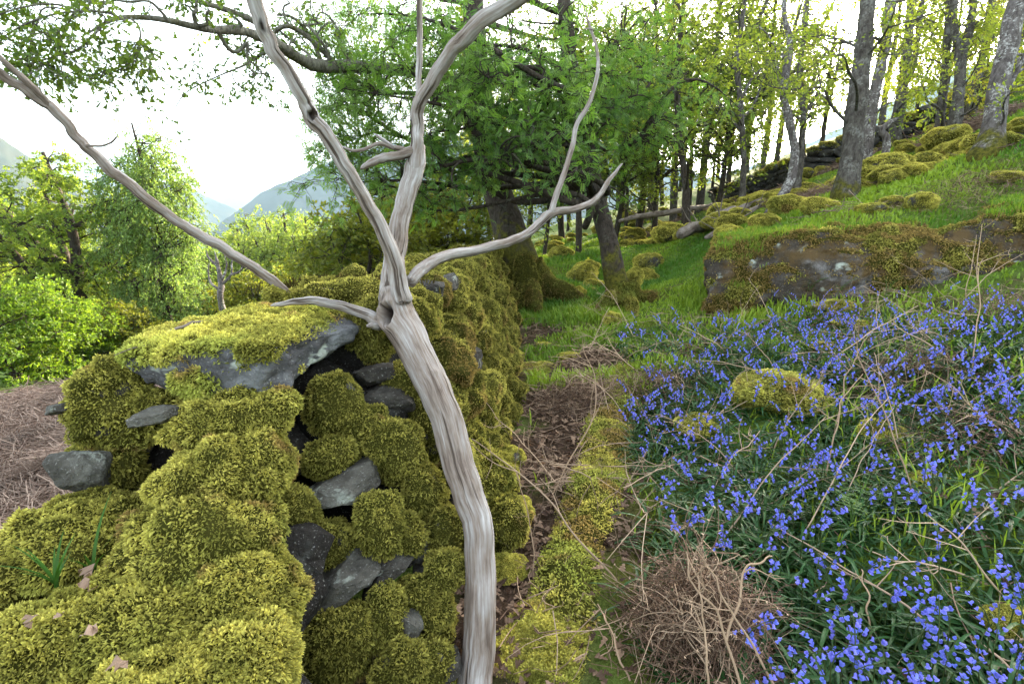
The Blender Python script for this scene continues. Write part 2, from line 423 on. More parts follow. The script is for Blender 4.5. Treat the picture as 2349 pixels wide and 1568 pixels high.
def fuzz(V, F, N, ln, g, mask=None, droop=.25, width=.17, spread=.95, tone=(0, 0, 0), scale=1.):
    """short moss shoots over a surface -> V, F(quads), colours"""
    N = int(N*2.7)
    tri = F; A = np.linalg.norm(np.cross(V[tri[:, 1]] - V[tri[:, 0]], V[tri[:, 2]] - V[tri[:, 0]]), axis=1)
    if mask is not None: A = A*mask[tri].mean(1)
    if A.sum() <= 0: return np.zeros((0, 3)), np.zeros((0, 4), int), np.zeros((0, 3))
    i = g.choice(len(tri), N, p=A/A.sum()); b = g.dirichlet((1, 1, 1), N)[:, :, None]
    nv = normals(V, F); p = (V[tri[i]]*b).sum(1); n = nrm((nv[tri[i]]*b).sum(1))
    ci = p/scale
    cl = fbm(ci*30, 2, 5); 
    d = nrm(n + spread*nrm(g.normal(size=(N, 3))) + .5*np.stack([vnoise(ci*24, 1), vnoise(ci*24, 2), vnoise(ci*24, 3)], -1) - np.array([0, 0, droop]))
    L = ln*g.uniform(.6, 1.3, N)*np.maximum(.85, 1 + .35*cl)
    s = nrm(np.cross(d, nrm(g.normal(size=(N, 3)))))
    w = L*width*g.uniform(.7, 1.3, N)
    a = p - n*(ln*.25)
    m = a + d*(L*.55)[:, None] + n*(ln*.08)
    tip = a + d*L[:, None] - np.array([0, 0, 1])*(L*droop*.35)[:, None]
    Vo = np.stack([a, m + s*w[:, None], tip, m - s*w[:, None]], 1).reshape(-1, 3)
    Fo = np.arange(N*4).reshape(N, 4)
    q = np.clip(.6 + .5*fbm(ci*6, 3, 8) + .25*cl, .22, 1)[:, None]
    c = MD*(1 - q) + MB*q
    gq = np.clip(.15 + .9*fbm(ci*3.1 + 9, 3, 12) + tone[1], 0, 1)[:, None]; c = c*(1 - gq*.7) + MG*gq*.7
    bq = sstep(.22, .6, fbm(ci*5 + 4, 3, 17) + tone[0])[:, None]; c = c*(1 - bq*.75) + MBR*bq*.75
    c = c*1.26*g.uniform(.55, 1.35, (N, 1))*(1 + tone[2])
    C = np.repeat(c[:, None], 4, 1); C[:, 0] *= .35; C[:, 2] *= 1.25  # old roots are darker; gradient exaggerated to paint shade and highlights into shoots
    return Vo, Fo, C.reshape(-1, 3)
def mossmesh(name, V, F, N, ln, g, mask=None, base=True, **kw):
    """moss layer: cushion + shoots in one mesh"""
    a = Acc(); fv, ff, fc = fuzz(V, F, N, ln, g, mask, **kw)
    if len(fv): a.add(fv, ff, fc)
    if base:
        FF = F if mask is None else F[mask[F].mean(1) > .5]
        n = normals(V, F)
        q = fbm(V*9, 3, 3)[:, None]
        a.add(V - n*ln*.55, FF, np.clip(MD*.4 + (q*.4 + .3)*(MB*.2 - MD*.4), 0, 1))  # cushion coloured dark to stand for shade deep between the shoots
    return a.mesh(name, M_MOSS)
def xf(V, loc, R=None): return (V if R is None else V @ np.asarray(R).T) + np.asarray(loc)
def rotz(a): c, s = math.cos(a), math.sin(a); return np.array([[c, -s, 0], [s, c, 0], [0, 0, 1]])
def rotx(a): c, s = math.cos(a), math.sin(a); return np.array([[1, 0, 0], [0, c, -s], [0, s, c]])
def roty(a): c, s = math.cos(a), math.sin(a); return np.array([[c, 0, s], [0, 1, 0], [-s, 0, c]])

# ------------------------------------------------------------------ the ruined wall
wall = empty('dry_stone_wall', (-.5, 2, 0), 'low ruined dry stone wall smothered in yellow green moss beside the path', 'wall'); wall['kind'] = 'thing'
WO = np.array([-.5, 2, 0.])
def wstone(V, F, mat, mossargs=None, name='stone', label=None, smooth=False):
    c = V.mean(0); o = obj(name, mesh(name, V - c, F, mat, smooth=smooth), wall, c - WO)
    if label: o['label'] = label
    if mossargs is not None:
        MV, MF, N_, ln, g, mask, kw = mossargs
        obj('moss', mossmesh('moss', MV - c, MF, N_, ln, g, mask, **kw), o)
    return o
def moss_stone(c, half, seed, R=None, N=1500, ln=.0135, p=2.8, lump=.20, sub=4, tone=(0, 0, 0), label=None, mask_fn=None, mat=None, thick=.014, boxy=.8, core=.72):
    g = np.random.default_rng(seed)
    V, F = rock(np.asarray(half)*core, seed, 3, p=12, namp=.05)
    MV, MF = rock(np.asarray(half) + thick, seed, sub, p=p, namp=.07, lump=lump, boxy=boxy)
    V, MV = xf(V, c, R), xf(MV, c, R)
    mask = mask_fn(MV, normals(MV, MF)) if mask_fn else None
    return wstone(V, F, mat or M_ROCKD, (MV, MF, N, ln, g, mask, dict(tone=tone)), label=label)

# capstone slab across the near end
def slab():
    pts = [(282, 822, 1.80), (300, 850, 1.78), (335, 882, 1.84), (455, 905, 1.80), (592, 912, 1.78), (640, 900, 1.84), (715, 842, 2.02), (800, 778, 2.2), (838, 748, 2.28),
           (300, 800, 1.84), (400, 800, 1.80), (520, 795, 1.76), (600, 800, 1.75), (640, 792, 1.80),
           (345, 768, 2.2), (500, 730, 2.4), (630, 705, 2.45), (745, 698, 2.5), (825, 730, 2.4), (400, 860, 2.4), (650, 820, 2.5), (780, 770, 2.5)]
    W_ = np.array([P(*q) for q in pts]); cc = W_.mean(0); sc = np.array([.35, .35, .16])
    b = bmesh.new(); [b.verts.new(q) for q in (W_ - cc)/sc]; bmesh.ops.convex_hull(b, input=b.verts); b.normal_update()
    pl = np.array([f.normal[:] for f in b.faces]); k = np.array([f.normal.dot(f.verts[0].co) for f in b.faces]); b.free()
    ok = k > .02; pl, k = pl[ok], k[ok]
    d, F = ico(6); q = (np.maximum(d @ pl.T, 0)/k).max(1); r = 1/np.maximum(q, .12)
    V = d*r[:, None]*sc; n = normals(V, F)
    V = V + n*(fbm(V*6, 5, 4)*.017 + np.abs(fbm(V*14 + 3, 4, 6))*.016 - .008)[:, None]; n = normals(V, F)
    U, Z = V[:, 0], V[:, 2]; edge = fbm(V*11, 3, 14); X_, Z_ = V[:, 0] + cc[0], V[:, 2] + cc[2]; fr = V[:, 1] < .1
    m = sstep(.50, .68, n[:, 2] + .18*edge)*sstep(-.72, -.86, X_ + .02*edge)
    m = np.maximum(m, sstep(.080, .046, np.abs(X_ - (-0.89) + .012*edge))*sstep(1.085, 1.157, Z_)*fr)
    m = np.maximum(m, sstep(.102, .077, np.hypot(X_ - (-1.104), (Z_ - 1.034)*1.75) + .015*edge)*fr); m = np.maximum(m, sstep(.053, .034, np.abs(X_ - (-1.244)) + .009*edge)*sstep(1.085, 1.119, Z_)*fr)
    MV = V + n*(.016 + np.abs(fbm(V*8, 3, 2))*.022)[:, None]*sstep(.2, .6, m)[:, None]
    wstone(V + cc, F, M_SLAB, (MV + cc, F, 16000, .016, np.random.default_rng(3), m, dict(tone=(-.15, -.1, .25))), name='capstone', label='large tilted grey slab capping the near end of the wall', smooth=True)
slab()

# near end: stones placed one by one (u, v, w, h in photograph pixels, depth)
NEAR = [
 (215, 945, 215, 250, 1.80, 0, 1700, (0, 0, .05)), (255, 858, 150, 95, 1.86, .1, 900, (0, 0, .1)),
 (515, 985, 350, 165, 1.72, .05, 2900, (0, 0, .05)), (495, 1130, 370, 230, 1.60, 0, 3600, (0, 0, .03)),
 (765, 925, 150, 160, 2.02, 0, 1100, (.0, 0, -.1)), (742, 1062, 135, 130, 1.95, 0, 1000, (0, 0, 0)),
 (905, 1045, 165, 170, 2.02, 0, 1400, (0, 0, -.05)), (835, 1000, 120, 130, 2.04, 0, 800, (0, 0, -.05)), (965, 1135, 130, 160, 2.02, 0, 1000, (0, .1, -.1)),
 (655, 1185, 110, 150, 1.74, 0, 900, (.1, 0, -.1)), (728, 1275, 170, 170, 1.78, .25, 1400, (.1, .1, -.05)), (848, 1215, 115, 165, 1.80, 0, 1000, (.15, 0, 0)),
 (925, 1235, 80, 120, 1.88, 0, 600, (0, .1, -.05)), (770, 1500, 210, 190, 1.66, .2, 1700, (0, .1, -.1)), (955, 1395, 100, 115, 1.80, 0, 600, (.2, 0, -.15)),
 (1010, 1335, 100, 110, 1.85, 0, 700, (0, 0, -.05)), (990, 1450, 110, 170, 1.80, 0, 1000, (.1, .1, -.1)), (880, 1440, 100, 150, 1.70, 0, 800, (0, .2, -.05)),
 (900, 1555, 160, 110, 1.62, 0, 900, (0, .2, -.1)), (845, 790, 110, 110, 2.30, 0, 700, (0, .25, -.1)), (925, 905, 140, 170, 2.25, 0, 900, (0, .1, -.1)),
 (650, 708, 120, 90, 2.60, 0, 700, (0, 0, .1)), (250, 1095, 130, 130, 1.84, 0, 800, (.1, 0, -.15)), (175, 1190, 200, 120, 1.72, 0, 1100, (0, .1, -.05)), (1020, 1230, 110, 130, 1.98, 0, 700, (.1, 0, -.1)), (990, 1010, 120, 140, 2.25, 0, 700, (0, 0, 0)), (620, 860, 160, 120, 2.1, 0, 600, (0, 0, 0)), (985, 1545, 110, 120, 1.68, 0, 600, (.1, .1, -.1)),
 (345, 935, 110, 70, 1.84, .1, 500, (0, .1, 0)), (170, 1065, 100, 90, 1.86, 0, 500, (0, 0, -.05)), (795, 680, 250, 75, 2.75, 0, 1500, (0, 0, .15)),
]
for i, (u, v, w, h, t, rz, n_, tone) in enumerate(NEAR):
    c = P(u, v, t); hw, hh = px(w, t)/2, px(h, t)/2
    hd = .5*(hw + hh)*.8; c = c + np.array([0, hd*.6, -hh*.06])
    moss_stone(c, (hw*.96, hd, hh*.96), 100 + i, R=rotz(.3) @ rotx(-.2) @ roty(rz - .05), N=int(n_*2.1), ln=.0135, tone=(tone[0] + .08, tone[1], tone[2] - (.14 if u > 640 else .0)))  # right of the heap: duller moss, with shade painted into its tone
# bare stones showing in the end face
for i, (u, v, w, h, t, ry, m) in enumerate([(120, 946, 75, 30, 1.74, -.2, M_ROCK), (150, 1100, 110, 110, 1.72, .1, M_ROCK), (338, 968, 95, 50, 1.66, -.1, M_ROCK),
        (765, 1148, 190, 75, 1.84, -.28, M_ROCK), (735, 1385, 270, 95, 1.72, -.52, M_ROCK), (875, 930, 120, 95, 2.16, -.1, M_ROCKD), (850, 868, 90, 50, 2.2, -.2, M_ROCKD), (690, 1480, 120, 70, 1.70, -.4, M_ROCKD),
        (920, 1480, 60, 150, 1.72, .3, M_ROCK), (850, 1400, 60, 140, 1.76, .25, M_ROCKD), (960, 1260, 60, 120, 2.0, 0, M_ROCK), (860, 1320, 170, 60, 1.82, -.3, M_ROCKD), (640, 1060, 130, 160, 2.05, 0, M_ROCKD), (310, 1040, 90, 130, 2.0, 0, M_ROCKD), (975, 1330, 60, 50, 1.9, 0, M_ROCKD), (1005, 1560, 90, 80, 1.7, 0, M_ROCKD), (180, 880, 50, 22, 1.84, -.3, M_ROCK)]):
    c = P(u, v, t); hw, hh = px(w, t)/2, px(h, t)/2; hd = max(hw, hh)*1.1
    V, F = rock((hw*1.12, hd, hh*.9), 300 + i, 4, p=40, planes=14, boxy=.72, namp=.05, nscale=4)
    wstone(xf(V, c + np.array([0, hd*.75, 0]), rotz(.25) @ rotx(-.15) @ roty(ry)), F, m)

# foreground heap of fallen, moss-buried stones running into the bottom left corner
HEAP = [(430, 1270, 400, 330, 1.50, 4200, (0, .0, .03)), (500, 1420, 330, 330, 1.36, 4200, (.05, .1, .03)), (530, 1560, 290, 260, 1.25, 4200, (.0, .25, .05)),
        (270, 1440, 420, 260, 1.32, 4400, (0, .2, .08)), (130, 1240, 380, 210, 1.58, 3400, (-.1, -.1, .15)), (70, 1520, 420, 240, 1.22, 5200, (.0, .2, .05)), (330, 1620, 420, 260, 1.14, 5200, (0, .25, .02)),
        (250, 1210, 200, 170, 1.68, 1500, (0, .1, -.1)), (-60, 1330, 260, 200, 1.5, 1800, (0, 0, .1)), (590, 1340, 130, 240, 1.48, 1500, (.1, .1, 0))]
for i, (u, v, w, h, t, n_, tone) in enumerate(HEAP):
    c = P(u, v, t); hw, hh = px(w, t)/2, px(h, t)/2; hd = .5*(hw + hh)
    moss_stone(c + np.array([0, hd*.35, -hd*.25]), (hw, hd, hh), 500 + i, R=rotz(-.2) @ rotx(-.3), N=int(n_*1.9), ln=.0145, p=2.9, lump=.16, core=.5, tone=tone)
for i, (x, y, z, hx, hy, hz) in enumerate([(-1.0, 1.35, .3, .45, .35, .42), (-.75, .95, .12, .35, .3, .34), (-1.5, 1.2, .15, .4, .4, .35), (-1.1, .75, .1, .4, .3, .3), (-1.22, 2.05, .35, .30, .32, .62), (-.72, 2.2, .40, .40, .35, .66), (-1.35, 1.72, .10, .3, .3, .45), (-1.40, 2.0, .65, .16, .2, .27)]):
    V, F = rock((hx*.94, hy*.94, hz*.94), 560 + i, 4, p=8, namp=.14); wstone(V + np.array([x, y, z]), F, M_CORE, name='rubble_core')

# core of the wall
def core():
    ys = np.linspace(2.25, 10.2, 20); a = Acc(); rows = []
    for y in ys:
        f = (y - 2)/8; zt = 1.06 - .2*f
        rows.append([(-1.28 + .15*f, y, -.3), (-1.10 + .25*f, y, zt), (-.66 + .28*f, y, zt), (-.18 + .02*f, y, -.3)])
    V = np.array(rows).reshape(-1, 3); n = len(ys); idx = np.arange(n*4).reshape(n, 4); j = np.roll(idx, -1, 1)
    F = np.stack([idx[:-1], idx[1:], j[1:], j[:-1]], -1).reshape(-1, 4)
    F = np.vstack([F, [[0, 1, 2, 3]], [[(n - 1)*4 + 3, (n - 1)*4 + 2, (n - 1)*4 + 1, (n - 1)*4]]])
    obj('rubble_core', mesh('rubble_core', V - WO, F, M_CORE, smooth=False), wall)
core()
# shared mossy stones for the long faces
PROTO = []
for k in range(10):
    g = np.random.default_rng(700 + k)
    half = np.array([.19, .15, .105])*g.uniform(.85, 1.2, 3)
    V, F = rock(half*.70, 700 + k, 2, p=14); MV, MF = rock(half + .010, 700 + k, 4, p=2.7, namp=.09, lump=.28)
    hi = mossmesh('moss', MV, MF, 2900, .0135, g, tone=(g.uniform(-.1, .25), g.uniform(-.1, .3), g.uniform(-.35, .08)))
    lo = mossmesh('moss', MV, MF, 1400, .018, g, tone=(g.uniform(-.1, .25), g.uniform(-.1, .35), g.uniform(-.4, .0)))  # random tones pulled darker, painting shade onto the long wall face
    PROTO.append((mesh('stone', V, F, M_ROCKD, smooth=False), hi, lo))
BARE = []
for k in range(4):
    V, F = rock(np.array([.17, .15, .085]), 760 + k, 3, p=24, planes=12, boxy=.7, namp=.05); BARE.append(mesh('stone', V, F, M_ROCKD, smooth=False))
def wall_run(g):
    y = 2.35
    while y < 10.3:
        f = (y - 2)/8; zt = 1.10 - .17*f; step = g.uniform(.27, .36); rows = 6
        for r in range(rows):
            s = (r + .5)/rows; z = s*zt + g.normal()*.02 - .02
            x = (.02 + .02*f)*(1 - s) + (-.58 + .30*f)*s + g.normal()*.03 - .06
            yy = y + g.normal()*.05 + (step/2 if r % 2 else 0)
            if y < 2.7 and s > .8: continue
            place(g, (x, yy, z), 0 if yy < 5.5 else 1, .05 if y > 3.2 else 0)
        for x0, x1 in ((-.62 + .3*f, 0), (-.9 + .3*f, 1), (-1.15 + .26*f, 2)):
            if y < 2.9 and x1 == 1: continue
            place(g, (x0 + g.normal()*.03, y + g.normal()*.05, zt + g.normal()*.03 - (.05 if x1 == 1 else .0)), 0 if y < 5.5 else 1, .1)
        y += step
def place(g, p, lod, bare):
    k = g.integers(len(PROTO)); me, hi, lo = PROTO[k]
    if g.random() < bare and BARE:
        o = obj('stone', BARE[g.integers(len(BARE))], wall, np.asarray(p) - WO + np.array([.0, 0, 0]))
    else:
        o = obj('stone', me, wall, np.asarray(p) - WO)
        obj('moss', (hi, lo)[lod], o)
    o.rotation_euler = (g.normal()*.2, g.normal()*.25, g.choice([math.pi/2, -math.pi/2]) + g.normal()*.35)
    s = g.uniform(.8, 1.2); o.scale = (s*g.uniform(.9, 1.25), s, s*g.uniform(.9, 1.3))
wall_run(np.random.default_rng(31))

# ------------------------------------------------------------------ dead wood
def limb(pts, rad, sides=24, seg=.02, seed=0, rough=.05, wob=.0, holes=()):
    pts = np.asarray(pts, float); L = np.linalg.norm(np.diff(pts, axis=0), axis=1).sum()
    n = max(8, int(L/seg)); C = catmull(pts, n); s = np.linspace(0, len(pts) - 1, n)
    R = np.interp(s, np.arange(len(pts)), rad)
    if wob: C = C + np.stack([fbm(np.stack([s*1.7, s*0 + k*9, s*0], 1), 3, seed) for k in range(3)], 1)*wob*R.mean()
    R = R.copy(); R[-1] *= .35; R[0] *= .7
    V, F = tubes(C[None], R[None], sides); arc = np.linspace(0, L, n)
    a = np.tile(np.linspace(0, 2*np.pi, sides, endpoint=False), n); al = np.repeat(arc, sides); rr = np.repeat(R, sides)
    gr = np.stack([np.cos(a)*rr, np.sin(a)*rr, al], 1) + seed*1.37
    cen = np.repeat(C, sides, 0); dr = nrm(V - cen)
    rm = max(R.mean(), 1e-4)
    ribs = fbm(np.stack([np.cos(a)*2.6, np.sin(a)*2.6, al/rm*.16 + a*0], 1) + seed, 4, seed)
    kn = fbm(np.stack([np.cos(a)*1.2, np.sin(a)*1.2, al/rm*.55], 1) + seed*2, 3, seed + 7)
    fine = vnoise(np.stack([np.cos(a)*8, np.sin(a)*8, al/rm*.5], 1), seed + 3)
    V = V + dr*(rr*(ribs*rough*1.3 + kn*rough*.9 + fine*rough*.35))[:, None]
    rot = np.zeros(len(V))
    for (hp, hr, hdp) in holes:
        hp = np.asarray(hp); d = np.linalg.norm((V - hp)*np.array([1.25, 1, .8]), axis=1)
        rot = np.maximum(rot, sstep(hr*.95, hr*.72, d)); V = V - dr*(hdp*sstep(hr, hr*.45, d))[:, None] + dr*(.012*np.exp(-((d - hr*1.05)/(hr*.25))**2))[:, None]
    i0, i1 = len(V), len(V) + 1
    V = np.vstack([V, C[0], C[-1]]); gr = np.vstack([gr, gr[0], gr[-1]])
    r0 = np.arange(sides); r1 = (n - 1)*sides + r0
    T = np.vstack([np.stack([np.full(sides, i0), np.roll(r0, -1), r0], 1), np.stack([np.full(sides, i1), r1, np.roll(r1, -1)], 1)])
    return V, [F, T], (gr, np.concatenate([rot, [0, 0]]))
def limb_obj(name, parent, off, pts, rad, mat, **kw):
    V, F, gr = limb(pts, rad, **kw)
    return obj(name, mesh(name, V - off, F, mat, attrs={'grain': gr[0], 'rot': gr[1]}), parent)
def pth(lst): return [P(u, v, t) for u, v, t, w in lst], [px(w, t)/2 for u, v, t, w in lst]
base = P(1080, 1640, 1.74)
dt = empty('dead_tree', base, 'bare silvery dead tree trunk leaning on the mossy wall with forked limbs', 'tree')
trunk = [(1075, 1650, 1.73, 108), (1095, 1500, 1.80, 98), (1102, 1350, 1.86, 92), (1090, 1200, 1.93, 90), (1055, 1070, 2.0, 94), (1012, 930, 2.08, 98), (960, 820, 2.16, 104), (917, 735, 2.22, 112), (905, 680, 2.27, 92), (905, 620, 2.33, 66),
         (912, 550, 2.38, 56), (930, 470, 2.42, 54), (952, 390, 2.45, 56), (962, 330, 2.47, 46)]
p_, r_ = pth(trunk); r_ = [q*.76 for q in r_]
hole = P(880, 712, 2.125)
limb_obj('trunk', dt, base, p_, r_, M_WOOD, sides=56, seg=.011, seed=2, rough=.055, wob=.12, holes=[(hole, .056, .10), (P(1000, 842, 2.06), .022, .04), (P(935, 690, 2.13), .02, .015)])
for i, (lst, sd_, nm) in enumerate([
  ([(925, 700, 2.20, 56), (912, 620, 2.18, 46), (880, 530, 2.14, 40), (840, 460, 2.10, 38), (800, 395, 2.05, 38), (755, 325, 2.0, 40), (715, 265, 1.96, 44), (690, 215, 1.92, 38), (640, 135, 1.86, 37), (600, 60, 1.80, 40), (560, -60, 1.72, 42)], 30, 'limb'),
  ([(950, 400, 2.44, 40), (955, 330, 2.42, 34), (957, 270, 2.40, 36), (970, 225, 2.36, 36), (1005, 165, 2.30, 38), (1050, 105, 2.24, 40), (1110, 45, 2.18, 44), (1215, -20, 2.1, 44), (1330, -90, 2.0, 42)], 30, 'limb'),
  ([(958, 262, 2.40, 18), (961, 190, 2.38, 16), (962, 100, 2.36, 17), (963, -60, 2.3, 15)], 14, 'branch'),
  ([(940, 648, 2.24, 34), (965, 622, 2.30, 34), (1010, 592, 2.42, 30), (1100, 570, 2.62, 26), (1180, 552, 2.8, 24), (1225, 525, 2.9, 23), (1268, 487, 3.0, 24), (1330, 476, 3.1, 19), (1375, 448, 3.18, 16), (1398, 412, 3.22, 12), (1427, 376, 3.28, 5)], 22, 'limb'),
  ([(1263, 490, 2.98, 18), (1278, 440, 3.0, 16), (1298, 385, 3.02, 15), (1314, 330, 3.03, 14), (1324, 285, 3.04, 13), (1352, 235, 3.05, 12), (1370, 175, 3.06, 11), (1371, 135, 3.07, 9), (1362, 90, 3.08, 8), (1350, 55, 3.09, 6), (1343, 22, 3.1, 3)], 14, 'branch'),
  ([(880, 745, 2.22, 50), (845, 722, 2.21, 32), (800, 708, 2.2, 29), (745, 694, 2.17, 26), (690, 690, 2.14, 21), (620, 700, 2.1, 9)], 20, 'limb'),
  ([(955, 345, 2.44, 34), (920, 355, 2.38, 26), (880, 362, 2.33, 26), (855, 372, 2.3, 22), (828, 388, 2.26, 11)], 16, 'branch'),
  ([(935, 345, 2.41, 17), (900, 338, 2.36, 13), (870, 330, 2.32, 11), (835, 342, 2.28, 9), (805, 345, 2.25, 8), (770, 328, 2.2, 5), (742, 312, 2.18, 3)], 10, 'branch'),
  ([(905, 340, 2.36, 12), (880, 322, 2.33, 11), (856, 306, 2.3, 4)], 8, 'twig'),
  ([(870, 748, 2.2, 26), (850, 746, 2.17, 16), (842, 750, 2.15, 6)], 10, 'twig'),
  ([(1365, 90, 3.08, 6), (1352, 62, 3.1, 5), (1362, 38, 3.12, 2)], 6, 'twig'),
  ([(1362, 68, 3.08, 5), (1348, 66, 3.06, 4), (1336, 68, 3.05, 2)], 6, 'twig')]):
    p_, r_ = pth(lst)
    r_ = [q*.82 for q in r_]
    hl = [(p_[6] + nrm(CAM - p_[6])*r_[6], .02, .012), (p_[9] + nrm(CAM - p_[9])*r_[9], .014, .012)] if i == 0 else ()
    limb_obj(nm, dt, base, p_, r_, M_WOOD, sides=sd_, seg=.013, seed=10 + i, rough=.065, wob=.2, holes=hl)
# loose branch on the wall top
b0 = P(655, 672, 2.62)
lb = empty('dead_branch', b0, 'long thin grey branch with a forked tip standing on the wall top', 'branch')
for i, (lst, sd_, nm) in enumerate([([(660, 676, 2.64, 26), (612, 632, 2.58, 25), (560, 598, 2.5, 25), (500, 562, 2.42, 27), (450, 535, 2.36, 27), (400, 503, 2.3, 26), (350, 466, 2.24, 27), (300, 428, 2.18, 27), (262, 396, 2.14, 27), (220, 356, 2.08, 25), (180, 318, 2.04, 25), (130, 262, 1.98, 24), (75, 215, 1.93, 27), (20, 180, 1.88, 26), (-60, 130, 1.8, 24)], 18, 'limb'),
        ([(122, 258, 1.97, 17), (92, 218, 1.93, 18), (58, 185, 1.9, 17), (25, 155, 1.87, 15), (-40, 95, 1.8, 12)], 14, 'branch'), ([(192, 333, 2.05, 7), (215, 335, 2.02, 6), (240, 333, 2.0, 6), (258, 324, 1.98, 5), (271, 311, 1.97, 3)], 7, 'twig')]):
    p_, r_ = pth(lst)
    r_ = [q*.84 for q in r_]
    limb_obj(nm, lb, b0, p_, r_, M_WOODD if i else M_WOOD, sides=sd_, seg=.016, seed=40 + i, rough=.10, wob=.25)
g = np.random.default_rng(77)
V, F = rock((.055, .07, .085), 78, 4, p=3, namp=.1, lump=.3)
obj('moss', mossmesh('moss', V + P(640, 688, 2.6) - b0, F, 1500, .018, g), lb)

# ------------------------------------------------------------------ leaves and trees
def frames(d, g, upbias=.6):
    r = g.normal(size=d.shape); r[:, 2] += upbias*2; n = nrm(r - np.sum(r*d, 1, keepdims=True)*d)
    return np.cross(n, d), n
def inst(T, F, p, d, n_, s, L):
    """place template T (local: x across, y along, z normal) at p"""
    V = p[:, None] + L[:, None, None]*(T[None, :, :1]*s[:, None] + T[None, :, 1:2]*d[:, None] + T[None, :, 2:]*n_[:, None])
    k = len(T); FF = (F[None] + (np.arange(len(p))*k)[:, None, None]).reshape(-1, F.shape[1])
    return V.reshape(-1, 3), FF
T_SIMPLE = (np.array([[0, 0, 0], [.28, .5, .06], [0, 1, -.05], [-.28, .5, .06]]), np.array([[0, 1, 2, 3]]))
_o = [(.03, 0), (.13, .22), (.08, .32), (.24, .48), (.14, .58), (.28, .74), (.15, .84), (.0, 1.0)]
T_OAK = (np.array([[x, y, .12*x] for x, y in _o] + [[-x, y, .12*x] for x, y in _o[:-1]]),
         np.array([[0, 1, 9, 8], [1, 2, 10, 9], [2, 3, 11, 10], [3, 4, 12, 11], [4, 5, 13, 12], [5, 6, 14, 13], [6, 7, 7, 14]])[:6])
T_OAK = (T_OAK[0], np.vstack([T_OAK[1]]))
def pinnate(pairs=6):
    V, F = [], []
    for k in range(pairs):
        y = .22 + .7*k/pairs; l = .30*(1 - .25*abs(k - pairs*.45)/pairs)
        for s in (-1, 1):
            b = np.array([0, y, 0]); a = np.array([s*.86, .42, -.12])*l; w = np.array([-.35*s, .8, 0])*l*.20
            i = len(V); V += [b, b + a*.5 + w, b + a, b + a*.5 - w]; F.append([i, i + 1, i + 2, i + 3])
    i = len(V); V += [[0, .9, 0], [.05, 1.03, 0], [0, 1.2, -.03], [-.05, 1.03, 0]]; F.append([i, i + 1, i + 2, i + 3])
    V = np.array(V, float); V[:, 2] -= .12*V[:, 1]**2
    return V, np.array(F)
T_ROWAN = pinnate()
def leaf_cloud(p, d0, L, cols, T, g, jit=.9, droop=.2, up=.6, colsd=.22):
    N_ = len(p); d = nrm(d0 + jit*nrm(g.normal(size=p.shape)) - np.array([0, 0, droop])); s, n_ = frames(d, g, up)
    V, F = inst(T[0], T[1], p, d, n_, s, L*g.uniform(.65, 1.25, N_))
    q = np.clip(g.uniform(0, 1, N_)*.6 + .4*(.5 + .8*fbm(p*.9, 2, 61)), 0, 1)[:, None]
    c = np.asarray(cols[0])*(1 - q) + np.asarray(cols[1])*q; c = c*g.uniform(1 - colsd, 1 + colsd, (N_, 1))
    return V, F, np.repeat(c, len(T[0]), 0)
